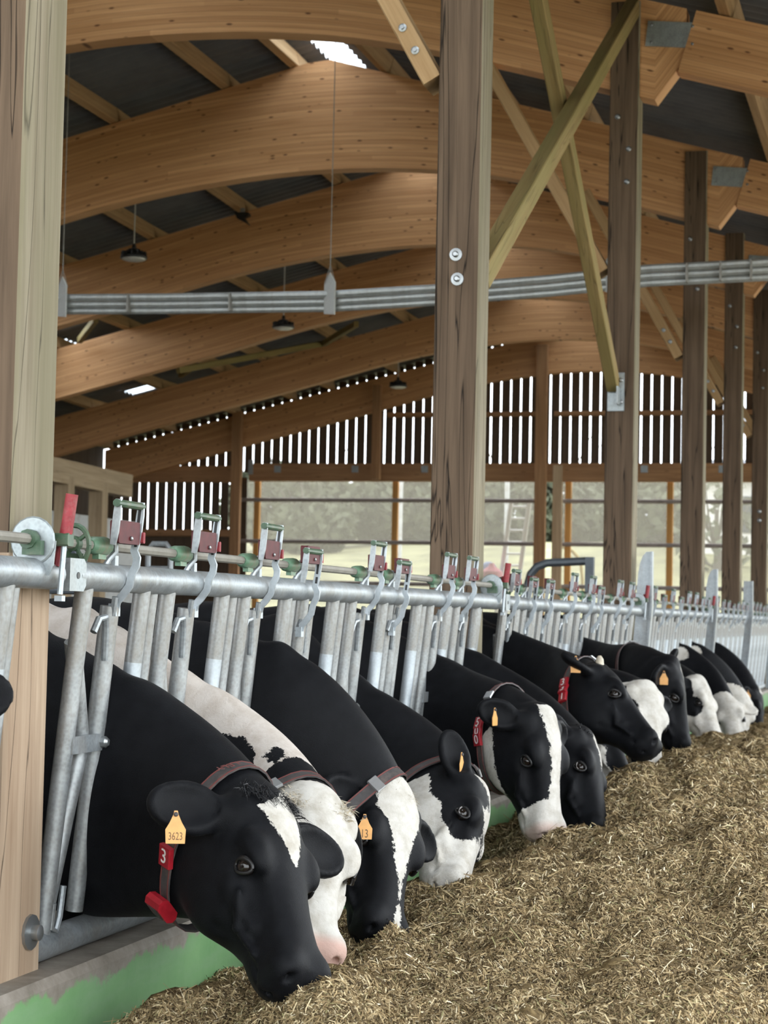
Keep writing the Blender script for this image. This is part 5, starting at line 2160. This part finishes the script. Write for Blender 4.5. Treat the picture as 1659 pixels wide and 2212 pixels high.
EAR = ((-0.05, 0.93, -0.32), (0.35, 0.15, 0.9))
SPECS = [
    dict(id=1, poll=(584, 1708), muz=(700, 2100), depth=5.04, phi=41, ear_l=((0.10, 0.97, 0.05), (0.35, 0.15, 0.9)), len=0.55, ear=0.215, slot=slot(282), vox=0.0085, top=1.20, bot=0.545,
         label='nearest black cow with a white forehead diamond and ear tag 3623',
         face=[('blaze', [(0.012, -0.022, 0.004), (0.04, -0.016, 0.026), (0.075, 0.010, 0.062), (0.11, 0.008, 0.056), (0.16, 0.002, 0.042), (0.21, -0.004, 0.020), (0.238, -0.006, 0.0)])],
         tuft=dict(col='black', n=1100, L=0.085, w=0.034, a1=0.045, seed=2),
         collar=dict(st=2.2, blocks=[(-0.50, '3', 0.055)], box=0.83, lely=True, buckle=0.40), tag=dict(text='3623', t=0.70, dz=-0.03, off=0.040, k=1.08)),
    dict(id=2, poll=(692, 1705), muz=(697, 2045), depth=5.5, phi=66, slot=slot(441), vox=0.0090, top=1.16,
         label='cow with an all-white face and cream poll curls behind the nearest cow', body='white', skin=0.5, pink=0.9,
         face=[('all',), ('b', (0.02, 0.115, -0.10), 0.055), ('b', (0.02, -0.115, -0.10), 0.05), ('b', (0.10, 0.13, -0.13), 0.05)],
         tuft=dict(col='cream', n=3000, L=0.042, w=0.036, a1=0.09, seed=4, fall=0.6), ear_l=((-0.25, 0.55, -0.80), (0.35, 0.5, 0.6)),
         spots=[('b', 'neck', 0.115, (1, 1.2, 1.0)), ('b', 'neck2', 0.10, (1, 1, 1)), ('b', 'neck3', 0.05, (1, 1, 1))],
         collar=dict(st=1.6, buckle=0.17)),
    dict(id=3, poll=(868, 1700), muz=(862, 2012), depth=6.4, phi=45, slot=slot(582), vox=0.0095, top=1.30,
         label='black cow with a broad white blaze tapering to its nose and ear tag 13',
         face=[('blaze', [(-0.02, 0.01, 0.06), (0.03, 0.015, 0.085), (0.08, 0.015, 0.092), (0.13, 0.010, 0.082), (0.17, 0.005, 0.058), (0.23, -0.004, 0.040), (0.30, -0.010, 0.028), (0.36, -0.016, 0.008), (0.44, -0.016, 0.005), (0.47, -0.018, 0.012), (0.52, -0.018, 0.010)])],
         tuft=dict(col='cream', n=700, L=0.065, w=0.022, a1=0.05, seed=6, fall=0.3),
         ear_r=((0.38, 0.90, 0.05), (0.3, 0.1, 0.9)), collar=dict(st=1.5, buckle=0.16), tag=dict(text='13', px=(788, 1768, 5.85))),
    dict(id=4, poll=(1050, 1712), muz=(1022, 1945), depth=7.3, phi=4, slot=slot(800), vox=0.010, top=1.09, eyewhite=True,
         label='cow in profile with a white muzzle and a black eye patch, ear upright',
         face=[('all',), ('b', (0.10, 0.10, -0.085), 0.105, (0.95, 3.0, 1.05)), ('b', (0.21, 0.10, -0.065), 0.105, (1.15, 3.0, 0.75)), ('b', (0.03, 0.10, -0.12), 0.05, (1, 3, 1)), ('b', (0.02, -0.1, -0.1), 0.1)],
         ear_r=((-0.62, 0.55, -0.30), (0.2, 0.9, 0.5)), collar=dict(st=2.4, buckle=0.25), tag=dict(t=0.5, turn=1.25)),
    dict(id=5, poll=(1184, 1530), muz=(1217, 1806), depth=8.3, phi=42, slot=slot(952), vox=0.010, top=1.20,
         label='black cow with a long white blaze, pale muzzle and red collar number 500', pink=0.55,
         face=[('blaze', [(-0.02, 0.0, 0.05), (0.03, 0.0, 0.060), (0.10, 0.0, 0.050), (0.16, -0.005, 0.046), (0.24, -0.008, 0.036), (0.32, -0.008, 0.034), (0.42, 0.0, 0.05), (0.56, 0.0, 0.1)]), ('muzzle', 0.415, -0.25), ('under', -0.225)],
         ear_r=((-0.30, 0.86, -0.40), (0.3, 0.5, 0.8)), neckcut=-0.02,
         collar=dict(st=2.5, tilt=0.2, buckle=0.17, blocks=[(0.18, '5'), (-0.06, '0'), (-0.30, '0')]), tag=dict(t=0.75, turn=1.1)),
    dict(id=6, poll=(1274, 1582), muz=(1330, 1805), depth=8.85, phi=22, slot=slot(1016), vox=0.011, top=1.23, eyewhite=True,
         label='black cow with a thin white forehead streak, eye rolled white, behind cow 500',
         face=[('blaze', [(0.02, 0.0, 0.006), (0.05, 0.0, 0.030), (0.12, 0.0, 0.026), (0.18, 0.0, 0.012), (0.22, 0.0, 0.0)])],
         tuft=dict(col='black', n=500, L=0.06, w=0.034, a1=0.045, seed=9)),
    dict(id=7, poll=(1300, 1438), muz=(1444, 1600), depth=9.75, phi=22, slot=slot(1106), vox=0.0115, top=1.33, bot=0.62, far=-1,
         label='black cow with raised head, pale horn bud and red collar number 331',
         face=[('blaze', [(0.10, -0.01, 0.008), (0.14, -0.01, 0.035), (0.19, -0.01, 0.025), (0.22, -0.01, 0.0)])], horn=True, pink=0.0,
         ear_r=((-0.45, 0.80, -0.30), (0.2, -0.5, 0.8)), ear_l=((-0.45, 0.80, 0.1), (0.2, 0.3, 0.9)),
         collar=dict(st=1.0, tilt=0.45, buckle=0.25, blocks=[(-0.05, '3'), (-0.33, '3'), (-0.61, '1')]), tag=dict(t=0.62, k=1.1)),
    dict(id=8, poll=(1296, 1500), muz=(1386, 1695), depth=10.35, phi=10, slot=slot(1146), vox=0.013, top=1.2,
         label='cow with a pale jaw and black nose patch, mostly hidden below cow 331', pink=0.5,
         face=[('all',), ('b', (0.42, 0.05, -0.06), 0.075, (1.4, 3, 0.9)), ('b', (0.2, 0.1, -0.05), 0.13, (1, 3, 1)), ('w', (0.52, 0.0, 0.0), 0.05, (1, 1.5, 1))]),
    dict(id=9, poll=(1402, 1474), muz=(1428, 1672), depth=10.95, phi=58, slot=slot(1181), vox=0.013, top=1.2,
         label='cow with a bald white face and a black eye, right of cow 331',
         face=[('all',), ('b', (0.21, 0.13, -0.09), 0.085, (1.5, 1, 1.2)), ('b', (0.22, -0.13, -0.09), 0.08, (1.5, 1, 1.2)), ('b', (0.40, 0.10, -0.10), 0.06, (1.6, 1, 1))], ear=0.15),
    dict(id=10, poll=(1462, 1422), muz=(1512, 1650), depth=11.8, phi=12, slot=slot(1264), vox=0.013, top=1.28, bot=0.66,
         label='big black cow in profile with a plain strap collar and orange ear tag',
         face=[('blaze', [(0.03, -0.02, 0.01), (0.07, -0.02, 0.055), (0.13, -0.02, 0.045), (0.18, -0.02, 0.02), (0.20, -0.02, 0.0)])],
         ear_r=((0.25, 0.85, -0.35), (0.5, 0.6, 0.5)), ear_l=((-0.55, 0.70, 0.35), (0.2, 0.3, 0.9)),
         collar=dict(st=2.9, tilt=0.3, buckle=0.25), tag=dict(t=0.3, k=1.1)),
    dict(id=11, poll=(1516, 1462), muz=(1570, 1600), depth=14.6, phi=35, slot=slot(1386), vox=0.016, top=1.2,
         label='white-faced cow behind the big black one, head down', pink=0.6, white_ears=False,
         face=[('all',), ('b', (0.24, 0.12, -0.11), 0.075), ('b', (0.50, 0.05, -0.10), 0.05), ('b', (0.12, 0.12, -0.12), 0.06)], eyes=True, ear=0.16),
    dict(id=12, poll=(1572, 1510), muz=(1585, 1594), depth=17.2, phi=100, slot=slot(1470), vox=0.017, top=1.20,
         label='small white-headed cow facing the camera near the right edge', body='black',
         face=[('all',), ('b', (0.53, 0.05, -0.06), 0.03), ('b', (0.53, -0.05, -0.06), 0.03)], ear=0.15, white_ears=True,
         spots=[('w', 'stripe', 0.07, (1, 1, 1))]),
    dict(id=14, poll=(1610, 1500), muz=(1614, 1605), depth=18.6, phi=60, slot=slot(1500), vox=0.018, top=1.2,
         label='white-faced cow just behind the small white-headed one', body='black',
         face=[('all',)], ear=0.14, white_ears=True, spots=[('w', 'stripe', 0.07, (1, 1, 1))]),
    dict(id=13, poll=(1640, 1490), muz=(1658, 1602), depth=20.0, phi=20, slot=slot(1540), vox=0.018, top=1.2,
         label='far black cow at the right edge with an orange ear tag', face=[('w', (0.02, 0.0, 0.0), 0.05)], tag=dict(t=0.5, k=1.2), ear=0.17),
    dict(id=0, poll=(-213, 1392), muz=(-133, 1900), depth=3.95, phi=42, slot=3.55, vox=0.012, top=1.15,
         label='black cow cut off by the left edge, only its far ear showing', face=[], ear_l=((-0.2, 0.95, 0.35), (0.35, 0.15, 0.9))),
]
for sp in SPECS:
    sl = sp['slot']
    if sp['id'] == 2:
        pos = {'neck': at(462, 1640, 5.62), 'neck2': at(640, 1700, 5.55), 'neck3': at(590, 1610, 5.6)}
    else:
        pos = {'stripe': np.array([0.02, sl - 0.1, 1.12])}
    sp['spots'] = [(k, pos[c] if isinstance(c, str) else c, r, s) for (k, c, r, s) in sp.get('spots', [])]
    make_cow(sp)

# the forage is pushed up around every feeding muzzle
for _i, _c in COWS.items():
    h_, s_, n_ = _c['R']
    q = _c['P'] + h_ * 0.545 - n_ * 0.10
    if q[2] < 0.72 and q[0] > 0.1 and _i not in (0, 7):
        dh = float(np.clip(q[2] + (-0.01 if _i < 3 else 0.02) - heap_z(q[0], q[1]), -0.08, 0.13))
        DIPS.append((q[0] + 0.03, q[1], 0.20, dh))
        print('muzzle', _i, np.round(q, 3), 'heap lift', round(dh, 3))
build_heap()
